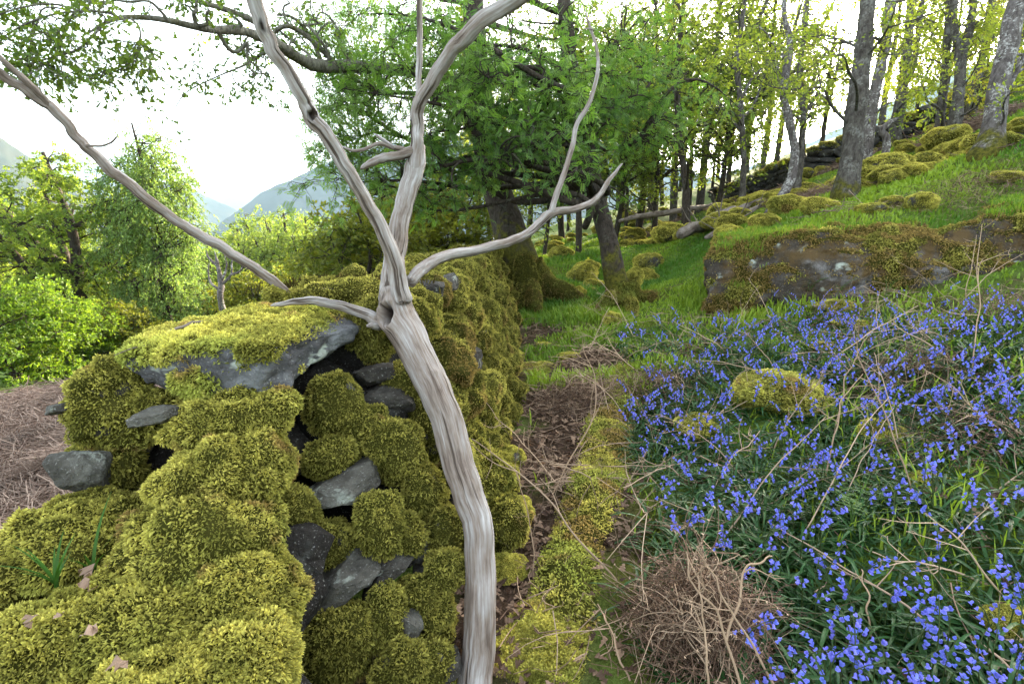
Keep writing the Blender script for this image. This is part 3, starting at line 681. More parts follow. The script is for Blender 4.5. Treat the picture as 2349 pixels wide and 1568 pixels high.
def build_tree(stems, targets, g, nlimb=9, twigs=6, leaves=6, twig_len=.6, leaf=.12, T=T_SIMPLE, cols=((.05, .09, .012), (.16, .17, .02)), sag=.0, wig=.12,
               rtwig=.006, jit=.9, droop=.2, up=.6, sides=(14, 8, 5, 3), leaf_spread=.25, mossz=0.0, start=.25, limb_rf=.016):
    """stems: list of (pts, radii); targets: branch ends. returns wood arrays, leaf arrays"""
    wood = Acc(); pool_p, pool_r, pool_f = [], [], []
    def add(PL, R, sd, moss):
        V, F = tubes(PL, R, sd); z = V[:, 2] - z0
        wood.add(V, F, None, moss(z))
    z0 = stems[0][0][0][2]
    ms = (lambda z: np.clip(1.0 - z/max(mossz, .01), 0, 1)*1.0) if mossz > 0 else (lambda z: z*0)
    for k, (pts, rad) in enumerate(stems):
        C = catmull(pts, 40); R = np.interp(np.linspace(0, 1, 40), np.linspace(0, 1, len(rad)), rad)
        sd = sides[0]
        V, F = tubes(C[None], R[None], sd)
        cen = np.repeat(C, sd, 0); dr = nrm(V - cen)
        V = V + dr*(np.repeat(R, sd)*.16*fbm(V*np.array([3, 3, 1.2])/max(rad[0], .08)*.35, 3, 3 + k))[:, None]
        wood.add(V, F, None, ms(V[:, 2] - z0))
        i = int(40*start) if k == 0 else 4
        pool_p.append(C[i:]); pool_r.append(R[i:])
    targets = np.asarray(targets); nT = len(targets)
    if nT:
        lim = g.choice(nT, min(nlimb, nT), replace=False); rest = np.setdiff1d(np.arange(nT), lim)
        def attach(tg, npts, rf, rmin, sd, pull):
            pp, rr = np.concatenate(pool_p), np.concatenate(pool_r)
            d = np.linalg.norm(tg[:, None] - pp[None], axis=2) + pull*np.maximum(0, pp[None, :, 2] - tg[:, None, 2] + .25*np.linalg.norm(tg[:, None, :2] - pp[None, :, :2], axis=2))
            j = np.argmin(d + g.uniform(0, .15, d.shape)*d, 1)
            a = pp[j]; L = np.linalg.norm(tg - a, axis=1); s = np.linspace(0, 1, npts)
            PL = a[:, None] + (tg - a)[:, None]*s[None, :, None]
            ph = g.normal(size=(len(tg), 3, 3))
            w = sum(np.sin(np.pi*s*(k + 1))[None, :, None]*ph[:, k][:, None]/(k + 1)**1.1 for k in range(3))
            PL = PL + w*(L*wig)[:, None, None]
            PL[:, :, 2] += (np.sin(np.pi*s)[None]*(L*(.10 + sag))[:, None])
            r0 = np.minimum(rr[j]*.62, rmin + rf*L)
            R = r0[:, None]*(1 - s[None])**.8*.85 + np.minimum(r0, rmin)[:, None]*.4
            V, F = tubes(PL, R, sd); wood.add(V, F, None, np.zeros(len(V)))
            return PL, R
        PL, R = attach(targets[lim], 20, limb_rf, rtwig*1.6, sides[1], .6)
        for b in range(len(PL)): pool_p.append(PL[b, 3:]); pool_r.append(R[b, 3:])
        ends = [PL]
        if len(rest):
            PL2, R2 = attach(targets[rest], 12, .011, rtwig*1.2, sides[2], .3); ends.append(PL2)
        # twigs
        lp, ld = [], []
        for E in ends:
            B, n, _ = E.shape; k = twigs if E is not ends[0] or len(ends) == 1 else twigs*2
            lo = .45 if E is not ends[0] or len(ends) == 1 else .3
            s = g.uniform(lo, 1, (B, k))*(n - 1); i = np.minimum(s.astype(int), n - 2); f = (s - i)[..., None]
            bi = np.arange(B)[:, None]
            p0 = (E[bi, i]*(1 - f) + E[bi, i + 1]*f).reshape(-1, 3); td = nrm(E[bi, i + 1] - E[bi, i]).reshape(-1, 3)
            dd = nrm(td*.6 + nrm(g.normal(size=p0.shape))*np.array([1, 1, .6]) + np.array([0, 0, .1 - droop]))
            L = twig_len*g.uniform(.4, 1.2, len(p0)); ss = np.linspace(0, 1, 5)
            TP = p0[:, None] + dd[:, None]*(L[:, None]*ss)[..., None]
            TP = TP + g.normal(size=TP.shape)*(L*.05)[:, None, None]*(ss > 0)[None, :, None]
            TP[:, :, 2] -= (ss**2)[None]*(L*droop*.9)[:, None]
            Vt, Ft = tubes(TP, rtwig*.55*(1 - .75*ss)[None].repeat(len(TP), 0), sides[3]); wood.add(Vt, Ft, None, np.zeros(len(Vt)))
            m = leaves; q = g.uniform(.15, 1.0, (len(TP), m))*4; ii = np.minimum(q.astype(int), 3); ff = (q - ii)[..., None]; b2 = np.arange(len(TP))[:, None]
            lp.append((TP[b2, ii]*(1 - ff) + TP[b2, ii + 1]*ff).reshape(-1, 3) + g.normal(size=(len(TP)*m, 3))*leaf_spread*leaf)
            ld.append(np.repeat(dd, m, 0))
        lp, ld = np.concatenate(lp), np.concatenate(ld)
        lv = leaf_cloud(lp, ld, leaf, cols, T, g, jit, droop, up)
    else: lv = None
    return wood, lv
def tree_obj(name, wood, lv, loc, label, cat='tree', group=None, bark=None, leafm=None):
    t = empty(name, loc, label, cat, group); loc = np.asarray(loc)
    wood.V = [v - loc for v in wood.V]
    obj('trunk', wood.mesh('trunk', bark or M_BARK, aname='moss'), t)
    if lv is not None: obj('crown', mesh('crown', lv[0] - loc, lv[1], leafm or M_LEAF, lv[2], smooth=False), t)
    return t
def copy_tree(t, loc, rz, s, label=None, group=None):
    c = t.copy(); COL.objects.link(c); c.location = loc; c.rotation_euler = (0, 0, rz); c.scale = (s, s, s*1.0)
    if label: c['label'] = label
    if group: c['group'] = group
    for ch in t.children:
        d = ch.copy(); COL.objects.link(d); d.parent = c
    return c
def flare(rad, n, f=1.5):
    """root flare: rad list spread over n"""
    return rad
def ell(g, c, r, n, shell=.35):
    d = nrm(g.normal(size=(n, 3))); q = g.uniform(shell**3, 1, n)**(1/3)
    return np.asarray(c) + d*q[:, None]*np.asarray(r)
Y1, Y2 = (.13, .21, .028), (.33, .40, .055)      # young yellow green
G1, G2 = (.07, .13, .022), (.18, .25, .04)      # fuller green

# --- rowan: mossy leaning stem on the right of the path, crown spread across the middle
g = np.random.default_rng(5)
gb, tb = G(1432, 700)
st = [(1430, 700, 72), (1412, 640, 52), (1395, 560, 44), (1378, 490, 42), (1362, 430, 42), (1345, 350, 42), (1330, 270, 40), (1310, 180, 38), (1300, 90, 34), (1290, -40, 30)]
rp = [P(u, v, tb - .15*k*0) for k, (u, v, w) in enumerate(st)]; rp[0] = gb - np.array([0, 0, .15]); rr = [px(w, tb)/2 for _, _, w in st]
ts = []
for (uc, vc, su, sv, t0, t1, n_) in [(1000, 130, 200, 90, -2.2, .5, 84), (1170, 290, 140, 90, -2.4, .0, 62), (1060, 240, 150, 110, -2.5, 0, 78), (820, 230, 80, 110, -2.4, -1.2, 62), (790, 370, 60, 70, -2.3, -1.4, 40), (1230, 180, 130, 110, -2, 1, 70), (1420, 150, 110, 110, -1.0, 1.4, 55), (1410, 250, 100, 70, -1.4, 1.0, 40), (1500, 260, 90, 110, -.8, 1.2, 28), (980, 370, 90, 70, -2.2, -.5, 28), (740, 130, 50, 70, -2.5, -1.6, 14), (900, 60, 120, 50, -2, 0, 24), (960, 450, 60, 30, -1.6, -.6, 9)]:
    for _ in range(n_): ts.append(P(uc + g.normal()*su*.8, vc + g.normal()*sv*.8, tb + g.uniform(t0, t1)))
w_, l_ = build_tree([(rp, rr)], ts, g, nlimb=34, twigs=5, leaves=5, twig_len=.42, leaf=.135, T=T_ROWAN, cols=((.060, .140, .038), (.23, .345, .070)), droop=.16, jit=1.4, up=.9, wig=.13, rtwig=.008, mossz=1.7, start=.35, sides=(16, 6, 4, 3))
tree_obj('rowan_tree', w_, l_, gb, 'rowan with a slender mossy foot and a drooping mass of feathery dark green leaves', bark=M_BARKD, leafm=M_ROWAN)

# --- old oak at the wall end with buttressed mossy foot; a long limb reaches left over the wall
g = np.random.default_rng(6)
gb2, tb2 = G(1205, 686); 
st = [(1205, 700, 140), (1196, 650, 100), (1185, 590, 84), (1165, 520, 74), (1140, 440, 66), (1115, 330, 60), (1098, 200, 56), (1090, 100, 52), (1085, -60, 46)]
op = [P(u, v, tb2) for u, v, w in st]; op[0] = gb2 - np.array([0, 0, .25]); orr = [px(w, tb2)/2 for *_, w in st]
def T2(t): return tb2*t
limbs = []
for lst in [[(1092, 190, tb2, 34), (960, 168, tb2*.82, 30), (830, 152, 6.6, 34), (720, 150, 6.0, 32), (640, 105, 5.4, 30), (560, 72, 4.9, 24), (490, 68, 4.6, 22), (440, 60, 4.4, 19), (380, 46, 4.2, 16), (320, 40, 4.1, 14), (270, 42, 4.0, 12), (232, 58, 3.9, 9), (205, 75, 3.85, 5)],
            [(650, 110, 5.5, 20), (600, 60, 5.3, 18), (540, 30, 5.1, 16), (470, 8, 4.9, 13), (420, -10, 4.7, 10), (340, -50, 4.5, 8)],
            [(385, 48, 4.2, 10), (372, 30, 4.15, 9), (350, 8, 4.1, 8), (330, 2, 4.05, 7), (290, 4, 4.0, 6), (220, -10, 3.9, 5)],
            [(275, 44, 4.0, 9), (250, 30, 3.95, 8), (190, 26, 3.9, 7), (120, 34, 3.8, 6), (50, 60, 3.7, 5), (0, 90, 3.65, 3)],
            [(235, 60, 3.9, 7), (205, 90, 3.85, 6), (175, 115, 3.82, 5), (120, 132, 3.78, 4), (60, 150, 3.75, 3)],
            [(300, 42, 4.0, 7), (320, 65, 4.0, 6), (318, 110, 4.0, 5), (290, 150, 4.0, 4), (250, 170, 4.0, 2)],
            [(650, 115, 5.5, 10), (600, 125, 5.4, 8), (560, 150, 5.3, 6), (500, 175, 5.2, 4), (430, 210, 5.15, 3), (400, 250, 5.1, 2)],
            [(190, 28, 3.9, 6), (120, 10, 3.8, 5), (40, 20, 3.7, 4), (-40, 50, 3.6, 3)]]:
    p_, r_ = pth(lst); limbs.append((p_, [q*.8 for q in r_]))
ts = []
for (uc, vc, su, sv, t, n_) in [(60, 90, 70, 60, 3.75, 20), (170, 140, 60, 45, 3.85, 13), (260, 110, 60, 60, 4.0, 14), (330, 150, 60, 50, 4.1, 12), (430, 190, 60, 40, 4.8, 8), (520, 130, 60, 40, 5.1, 8), (150, 10, 120, 25, 3.9, 14), (430, 20, 90, 25, 4.6, 9), (600, 190, 40, 40, 5.5, 10), (640, 60, 60, 50, 5.6, 14), (100, 50, 100, 30, 3.8, 12), (720, 60, 60, 50, 6.2, 16), (30, 170, 40, 30, 3.7, 6), (230, 190, 40, 25, 3.95, 5)]:
    for _ in range(n_): ts.append(P(uc + g.normal()*su*.8, vc + g.normal()*sv*.75, t*g.uniform(.93, 1.1)))
w_, l_ = build_tree(limbs, ts, g, nlimb=30, twigs=3, leaves=6, twig_len=.20, leaf=.060, T=T_OAK, cols=((.05, .11, .018), (.14, .21, .03)), droop=.30, jit=.9, up=.5, wig=.16, rtwig=.0075, sides=(12, 5, 4, 3), start=.0, leaf_spread=.4)
ts = []
for (uc, vc, su, sv, t0, t1, n_) in [(1050, 120, 260, 120, 1.0, 3.5, 110), (1350, 80, 200, 110, .5, 3.5, 80), (860, 90, 120, 80, .2, 3, 40), (1250, 300, 200, 120, 1, 3.5, 60)]:
    for _ in range(n_): ts.append(P(uc + g.normal()*su*.8, vc + g.normal()*sv*.8, tb2 + g.uniform(t0, t1)))
w2, l2 = build_tree([(op, orr)], ts, g, nlimb=16, twigs=6, leaves=6, twig_len=.5, leaf=.10, cols=(Y1, Y2), droop=.15, rtwig=.008, sides=(28, 7, 4, 3), mossz=2.9, start=.45)
oak = tree_obj('oak_tree', w2, l2, gb2, 'old oak with a buttressed mossy foot at the far end of the wall', bark=M_BARKD)
w_.A = [a*0 + .33 for a in w_.A]; w_.V = [v - gb2 for v in w_.V]
obj('limb', w_.mesh('limb', M_BARKM, aname='moss'), oak)
obj('leafy_limb', mesh('leafy_limb', l_[0] - gb2, l_[1], M_LEAF, l_[2], smooth=False), oak)
# moss buttress roots for both
def buttress(tree, gb, n, r0, g, hgt, seed):
    for k in range(n):
        a = -2.6 + 3.9*k/(n - 1) + g.normal()*.15; d = np.array([math.cos(a), math.sin(a), 0])
        r = r0*g.uniform(.9, 1.4)
        pts = [gb + d*r0*.35 + np.array([0, 0, hgt*g.uniform(.8, 1.1)]), gb + d*r0*.75 + np.array([0, 0, hgt*.45]), gb + d*r*1.35 + np.array([0, 0, .12]), gb + d*r*2.1 + np.array([0, 0, -.08])]
        C = catmull(pts, 16); R = np.interp(np.linspace(0, 1, 16), [0, .4, .75, 1], np.array([.35, .42, .34, .15])*r0)
        V, F = tubes(C[None], R[None], 14); tri = np.vstack([F[:, [0, 1, 2]], F[:, [0, 2, 3]]])
        V = V + nrm(V - np.repeat(C, 14, 0))*(fbm(V*7, 3, seed + k)*.035)[:, None]
        obj('root', mossmesh('root', V - gb, tri, 2600, .024, g, tone=(.1, .1, -.25), droop=.6), tree)
buttress(oak, gb2, 7, px(60, tb2), g, .75, 3)
rowan = [o for o in COL.objects if o.name == 'rowan_tree'][0]
buttress(rowan, gb, 5, px(38, tb), g, .4, 23)

# --- trees standing on the slope to the right: base pixel, stem pixels, width, depth, bark
def slope_tree(name, label, pts, depth, bark, seed, ends, leaves=6, cols=(Y1, Y2), mossz=.6, fork=None, group=None, leaf=.10, nl=8):
    leaf *= .80; leaves = int(leaves*1.6); pts = [(u, v, w*(.86 if i == 0 else .74)) for i, (u, v, w) in enumerate(pts)]; fork = [[(u, v, w*.74, q) for u, v, w, q in f] for f in (fork or [])]; ends = [(a, b, c*1.15, d*1.1, int(e*1.8)) for a, b, c, d, e in ends]
    g = np.random.default_rng(seed); u0, v0, w0 = pts[0]
    b = P(u0, v0, depth); zb = float(H(b[0], b[1])); b[2] = min(b[2], zb) - .05
    pp = [P(u, v, depth) for u, v, w in pts]; pp[0] = b; rr = [px(w, depth)/2 for *_, w in pts]
    pp[0] = b; pp.insert(0, b - np.array([0, 0, .35])); rr.insert(0, rr[0]*1.15); rr[1] *= 1.05
    stems = [(pp, rr)]
    for fk in (fork or []): stems.append(([P(u, v, depth*dd) for u, v, w, dd in fk], [px(w, depth)/2 for *_, w, dd in fk]))
    ts = []
    for (uc, vc, su, sv, n_) in ends:
        for _ in range(n_): ts.append(P(uc + g.normal()*su*.7, vc + g.normal()*sv*.7, depth*g.uniform(.8, 1.35)))
    w, l = build_tree(stems, ts, g, nlimb=nl, twigs=5, leaves=leaves, twig_len=.55*depth/11, leaf=leaf*depth/11, cols=cols, droop=.1, jit=.8, up=1.2, rtwig=.007, mossz=mossz + .55, start=.3, wig=.06, limb_rf=.008, sides=(20, 7, 4, 3))
    return tree_obj(name, w, l, b, label, bark=bark, group=group)
slope_tree('beech_tree', 'tall straight grey trunk with a mossy foot above the boulder', [(1938, 455, 70), (1945, 400, 60), (1958, 300, 56), (1970, 200, 52), (1985, 60, 48), (1998, -60, 46)], 9.0, M_BARK, 11,
   [(1800, 60, 90, 60, 10), (1830, 190, 60, 50, 10), (2090, 60, 80, 50, 9), (1750, 130, 60, 50, 8)])
slope_tree('birch_tree', 'pale mottled crooked trunk close behind the tall straight grey one', [(1983, 378, 40), (1990, 320, 34), (2000, 250, 30), (2018, 160, 30), (2036, 70, 30), (2048, -60, 28)], 12, M_BARKB, 12, [(2090, 130, 60, 60, 9), (2010, 40, 60, 40, 6)], mossz=.01)
slope_tree('beech_tree', 'mid grey forked trunk between the mottled birch and the wide V forked one', [(2052, 318, 34), (2060, 260, 30), (2072, 190, 28), (2082, 100, 26), (2098, -60, 22)], 16, M_BARK, 13, [(2130, 90, 60, 70, 14), (2060, 180, 40, 50, 10), (2130, 210, 40, 40, 8)], fork=[[(2078, 190, 18, 1), (2098, 140, 16, 1), (2108, 60, 15, 1), (2125, -50, 12, 1)]])
slope_tree('beech_tree', 'slender straight trunk just left of the trunk that forks in a wide V', [(2155, 292, 24), (2163, 220, 22), (2172, 120, 20), (2182, -60, 18)], 13, M_BARK, 14, [(2150, 170, 30, 40, 6), (2210, 30, 60, 30, 6)])
slope_tree('beech_tree', 'dark trunk that forks in a wide V, right of the slender straight one', [(2188, 292, 36), (2195, 240, 32), (2202, 170, 30), (2207, 110, 32)], 12.5, M_BARK, 15, [(2250, 120, 50, 40, 8), (2300, 40, 50, 30, 7)],
   fork=[[(2206, 120, 22, 1), (2190, 70, 20, 1), (2188, 20, 20, 1), (2190, -60, 18, 1)], [(2207, 118, 24, 1), (2222, 80, 22, 1), (2230, 30, 20, 1), (2236, -60, 20, 1)]])
slope_tree('beech_tree', 'yellow lichened leaning trunk right of the wide V fork, by the upper wall', [(2228, 258, 26), (2240, 190, 24), (2258, 110, 22), (2285, -60, 20)], 17, M_BARK, 16, [(2270, 60, 40, 50, 14), (2300, 160, 40, 40, 10), (2220, 200, 40, 30, 8)], cols=(Y1, (.33, .31, .03)))
slope_tree('beech_tree', 'thick lichen speckled trunk with a wide mossy foot, furthest up the slope', [(2262, 348, 84), (2276, 300, 58), (2288, 230, 54), (2302, 150, 52), (2322, 60, 50), (2352, -60, 48)], 8.0, M_BARKB, 17, [(2340, 190, 40, 40, 6)], mossz=.9,
   fork=[[(2300, 230, 14, 1), (2330, 170, 13, 1), (2360, 110, 12, 1)]])
slope_tree('dead_tree', 'crooked reddish dead trunk leaning above the fallen logs', [(1768, 490, 34), (1800, 440, 28), (1818, 400, 26), (1822, 340, 24), (1808, 270, 24), (1797, 220, 22), (1805, 150, 22), (1812, 90, 18), (1800, 40, 14), (1798, -40, 10)], 11, M_BARKB, 18, [], mossz=.2,
   fork=[[(1806, 140, 9, 1), (1780, 110, 7, 1), (1762, 80, 5, 1), (1740, 60, 3, 1)], [(1812, 95, 10, 1), (1840, 60, 9, 1.0), (1845, 20, 7, 1), (1850, -40, 5, 1)], [(1800, 180, 7, 1), (1782, 150, 5, 1), (1778, 110, 3, 1)]])
slope_tree('ash_tree', 'thin twin of the crooked dead trunk, straight and dark close behind it', [(1832, 412, 22), (1838, 340, 18), (1842, 250, 17), (1835, 160, 15), (1848, 60, 13), (1858, -60, 11)], 13, M_BARK, 19, [(1870, 90, 50, 60, 10), (1800, 200, 40, 50, 8), (1900, 240, 40, 40, 8)])
slope_tree('ash_tree', 'dark stem left of the crooked dead trunk, with leafy side shoots', [(1703, 460, 20), (1706, 380, 17), (1700, 260, 16), (1690, 130, 15), (1700, 60, 13), (1720, -60, 11)], 15, M_BARK, 20, [(1680, 120, 60, 70, 16), (1750, 260, 50, 60, 12), (1640, 260, 50, 60, 12)])
slope_tree('ash_tree', 'tall thin stem by the sunlit gap, bent near the foot', [(1578, 480, 26), (1572, 420, 20), (1560, 330, 18), (1552, 200, 17), (1560, 80, 15), (1575, -60, 12)], 15, M_BARKD, 21, [(1560, 120, 70, 80, 20), (1620, 60, 60, 50, 12), (1520, 300, 50, 60, 12)])
slope_tree('hawthorn_tree', 'small crooked stump leaning at the foot of the upper wall', [(2028, 358, 26), (2034, 330, 22), (2024, 300, 18), (2040, 282, 14), (2062, 270, 6)], 11.5, M_BARKB, 22, [], mossz=.5)

# --- wood behind: prototypes and copies
def proto_tree(seed, h, r, crown_c, crown_r, n, leaf, cols, forks=0, lean=.1, low=.3, T=T_SIMPLE, twl=.7, droop=.12, bark=None, name='woodland_tree', label='', leaves=5, loc=(0, 0, 0), nl=10, mossz=.6, group=None, leafm=None, twigs=6, limb_rf=.016):
    leaves = int(leaves*2.2); g = np.random.default_rng(seed); top = np.array([g.normal()*lean*h, g.normal()*lean*h, h])
    pts = [np.zeros(3) - np.array([0, 0, .4]), np.zeros(3), top*.3 + g.normal(size=3)*.1*np.array([1, 1, 0]), top*.62 + g.normal(size=3)*.2*np.array([1, 1, 0]), top*.95]
    stems = [(pts, [r*1.5, r*1.15, r*.9, r*.6, r*.2])]
    for k in range(forks):
        a = g.uniform(0, 6.28); s = g.uniform(.22, .5); b = pts[2]*(1 - s) + pts[3]*s if s > .3 else pts[2]
        e = np.array([math.cos(a), math.sin(a), 0])
        stems.append(([b, b + e*h*.12 + np.array([0, 0, h*.14]), b + e*h*.22 + np.array([0, 0, h*.32]), b + e*h*.3 + np.array([0, 0, h*.5])], [r*.6, r*.5, r*.34, r*.12]))
    ts = ell(g, np.asarray(crown_c)*h, np.asarray(crown_r)*h, n)
    w, l = build_tree(stems, ts, g, nlimb=nl, twigs=twigs, leaves=leaves, twig_len=twl, leaf=leaf, cols=cols, droop=droop, up=1.0, rtwig=.012, sides=(10, 6, 4, 3), T=T, start=low, mossz=mossz, limb_rf=limb_rf)
    t = tree_obj(name, w, l, (0, 0, 0), label, bark=bark, group=group, leafm=leafm); t.location = loc
    return t
def at(u, t, dz=-.1):
    """point on the ground on the sight line column u at depth t"""
    d = D(u, 500); x, y = d[0]*t, d[1]*t; return (x, y, float(H(np.array(x), np.array(y))) + dz)
gw = 'thin dark trunks of the wood behind the rowan'
lw = 'thin dark trunk under yellow green leaves in the wood behind the rowan'
PW = [proto_tree(50, 9.5, .15, (0, 0, .66), (.24, .24, .36), 110, .12, (Y1, Y2), 1, .04, .3, label=lw, group=gw, bark=M_BARKD, loc=at(1465, 22)),
      proto_tree(51, 8.5, .11, (0, 0, .62), (.22, .22, .36), 100, .115, (G1, Y2), 0, .06, .25, label=lw, group=gw, bark=M_BARKD, loc=at(1330, 18)),
      proto_tree(52, 11, .17, (0, 0, .7), (.22, .22, .3), 110, .12, (Y1, Y2), 2, .04, .35, label=lw, group=gw, bark=M_BARK, loc=at(1545, 24)),
      proto_tree(53, 7, .09, (0, 0, .55), (.3, .3, .4), 100, .11, (G1, G2), 1, .08, .2, label=lw, group=gw, bark=M_BARKD, loc=at(1640, 19))]
g = np.random.default_rng(90)
for k, (u, t) in enumerate([(1280, 24), (1300, 30), (1375, 26), (1410, 20), (1430, 31), (1440, 27), (1490, 27), (1500, 19), (1515, 32), (1585, 29), (1610, 22), (1625, 33), (1660, 27), (1690, 23), (1730, 30), (1240, 19), (1220, 27), (1350, 35), (1400, 37), (1470, 38), (1550, 39), (1640, 40), (1700, 36), (1170, 23), (1130, 30), (1090, 20), (1770, 33), (1830, 30)]):
    copy_tree(PW[k % 4], at(u + g.normal()*6, t), g.uniform(0, 6.28), g.uniform(.8, 1.15))

g = np.random.default_rng(91)
for k, (u, t) in enumerate([(1860, 27), (1930, 30), (1990, 26), (2060, 31), (2120, 27), (2190, 30), (2260, 27), (2330, 31), (1800, 34), (2020, 36), (2230, 36)]):
    copy_tree(PW[(0, 3, 2, 1)[k % 4]], at(u, t, -.8), g.uniform(0, 6.28), g.uniform(.6, .85), 'yellow green tree standing beyond the upper wall against the sky', 'yellow green trees beyond the upper wall')
# --- trees down the slope on the left
oakL = proto_tree(60, 9.6, .30, (0, 0, .60), (.36, .36, .37), 270, .14, ((.08, .15, .024), (.25, .34, .055)), 4, .03, .22, label='spreading oak in yellow green young leaf beyond the bright lime shrub', name='oak_tree', bark=M_BARKD, loc=at(150, 21), twl=.6, leaves=9, nl=18, mossz=1.5, limb_rf=.03)
copy_tree(oakL, at(-130, 23), 2.0, 1.05, 'part hidden yellow oak at the picture edge behind the bright shrub')
copy_tree(oakL, at(20, 30), 3.7, 1.2, 'taller yellow oak with bare top twigs behind the spreading oak')
birch = proto_tree(61, 10.2, .15, (0, 0, .52), (.20, .20, .46), 400, .105, ((.085, .16, .045), (.22, .34, .095)), 0, .02, .2, label='feathery pale green birch with a dark stem beyond the near end of the wall', name='birch_tree', bark=M_BARKD, loc=at(352, 21), twl=.9, droop=.6, leaves=9, nl=22)
g = np.random.default_rng(95)
PV = proto_tree(62, 8.5, .2, (0, 0, .60), (.36, .36, .40), 170, .17, ((.085, .155, .032), (.23, .31, .07)), 3, .03, .22, label='round topped oak on the valley side beyond the birch', name='oak_tree', bark=M_BARKD, loc=at(555, 34), twl=.8, leaves=6, nl=14)
for k, (u, t, s, lb_) in enumerate([(640, 42, 1.32, 'round topped oak on the valley side, middle of three below the pale fell'), (715, 38, 1.1, 'small oak with twiggy top beside the bush behind the wall'), (470, 46, 1.35, 'valley oak seen past the edge of the feathery birch'), (600, 60, 1.5, 'faint far oak deep in the valley between two nearer oaks'), (680, 55, 1.45, 'far oak deep in the valley below the big fell'), (760, 48, .9, 'valley oak partly hidden by the rowan leaves'),
        (250, 34, 1.1, 'oak standing behind the birch, its crown showing left of it'), (440, 30, .75, 'low oak close to the birch stem'), (90, 40, 1.2, 'far oak glimpsed through the spreading oak'), (540, 30, .62, 'low leafy oak behind the grey dead snag'), (620, 32, .62, 'low leafy oak below the mossy end of the loose branch'), (690, 30, .6, 'low leafy oak rising over the dark haircap moss'), (330, 45, 1.2, 'tall oak far behind the birch'), (170, 50, 1.3, 'tall oak far behind the spreading oak')]):
    copy_tree(PV, at(u, t), g.uniform(0, 6.28), s, lb_)
sh1 = proto_tree(63, 3.3, .05, (0, 0, .5), (.55, .55, .5), 130, .10, ((.085, .17, .018), (.20, .31, .035)), 4, .05, .1, label='low bright lime green shrub at the edge of the dead bracken', name='hazel_shrub', bark=M_BARKD, loc=at(30, 15.5), twl=.5, leaves=8, nl=14)
sh1['category'] = 'shrub'
for u, t, s, lb_ in [(130, 17, .8, 'smaller lime green shrub right of the bright one'), (-60, 14, 1.1, 'lime green shrub cut by the picture edge')]: copy_tree(sh1, at(u, t), u, s, lb_)
sh2 = proto_tree(64, 3.2, .07, (0, 0, .55), (.5, .5, .5), 130, .11, ((.08, .12, .018), (.24, .26, .035)), 4, .05, .1, label='olive green bush crowding the far side of the wall below the rowan', name='hawthorn_bush', bark=M_BARKD, loc=at(830, 12), twl=.5, leaves=8, nl=14)
sh2['category'] = 'bush'
for u, t, s, lb_ in [(900, 16, 1.2, 'taller olive bush behind the one crowding the wall'), (760, 15, .95, 'olive bush left of the one crowding the wall'), (1010, 15, 1.2, 'olive bush seen through the dead tree limbs'), (240, 18, .8, 'grey green bush under the spreading oak'), (300, 23, 1.0, 'dark bush in front of the birch foot'), (440, 24, 1.1, 'bush to the right of the birch foot'), (200, 25, 1.2, 'bush between the oak and the birch'), (560, 22, 1.0, 'bush behind the grey slab end of the wall'), (660, 24, 1.1, 'bush under the mossy stub of the loose branch')]:
    copy_tree(sh2, at(u, t), u*.7, s, lb_)
g = np.random.default_rng(97)
sb = np.array(at(508, 16)); hh = P(505, 600, 16)[2] - sb[2]
stems = [([sb, P(508, 700, 16), P(507, 650, 16), P(500, 610, 16), P(492, 575, 16)], [.14, .1, .09, .06, .01])]
for lst in [[(507, 655), (530, 630), (532, 600), (545, 578)], [(507, 665), (485, 650), (478, 625), (480, 600)], [(507, 650), (520, 610), (515, 585)], [(530, 630), (550, 622), (562, 598)], [(500, 612), (478, 590), (474, 572)]]:
    stems.append(([P(u, v, 16) for u, v in lst], list(np.linspace(.05, .008, len(lst)))))
w_, _ = build_tree(stems, [], g, sides=(8, 6, 4, 3)); tree_obj('dead_tree', w_, None, sb, 'small bare grey dead snag with crooked arms beyond the slab', bark=M_BARKB)

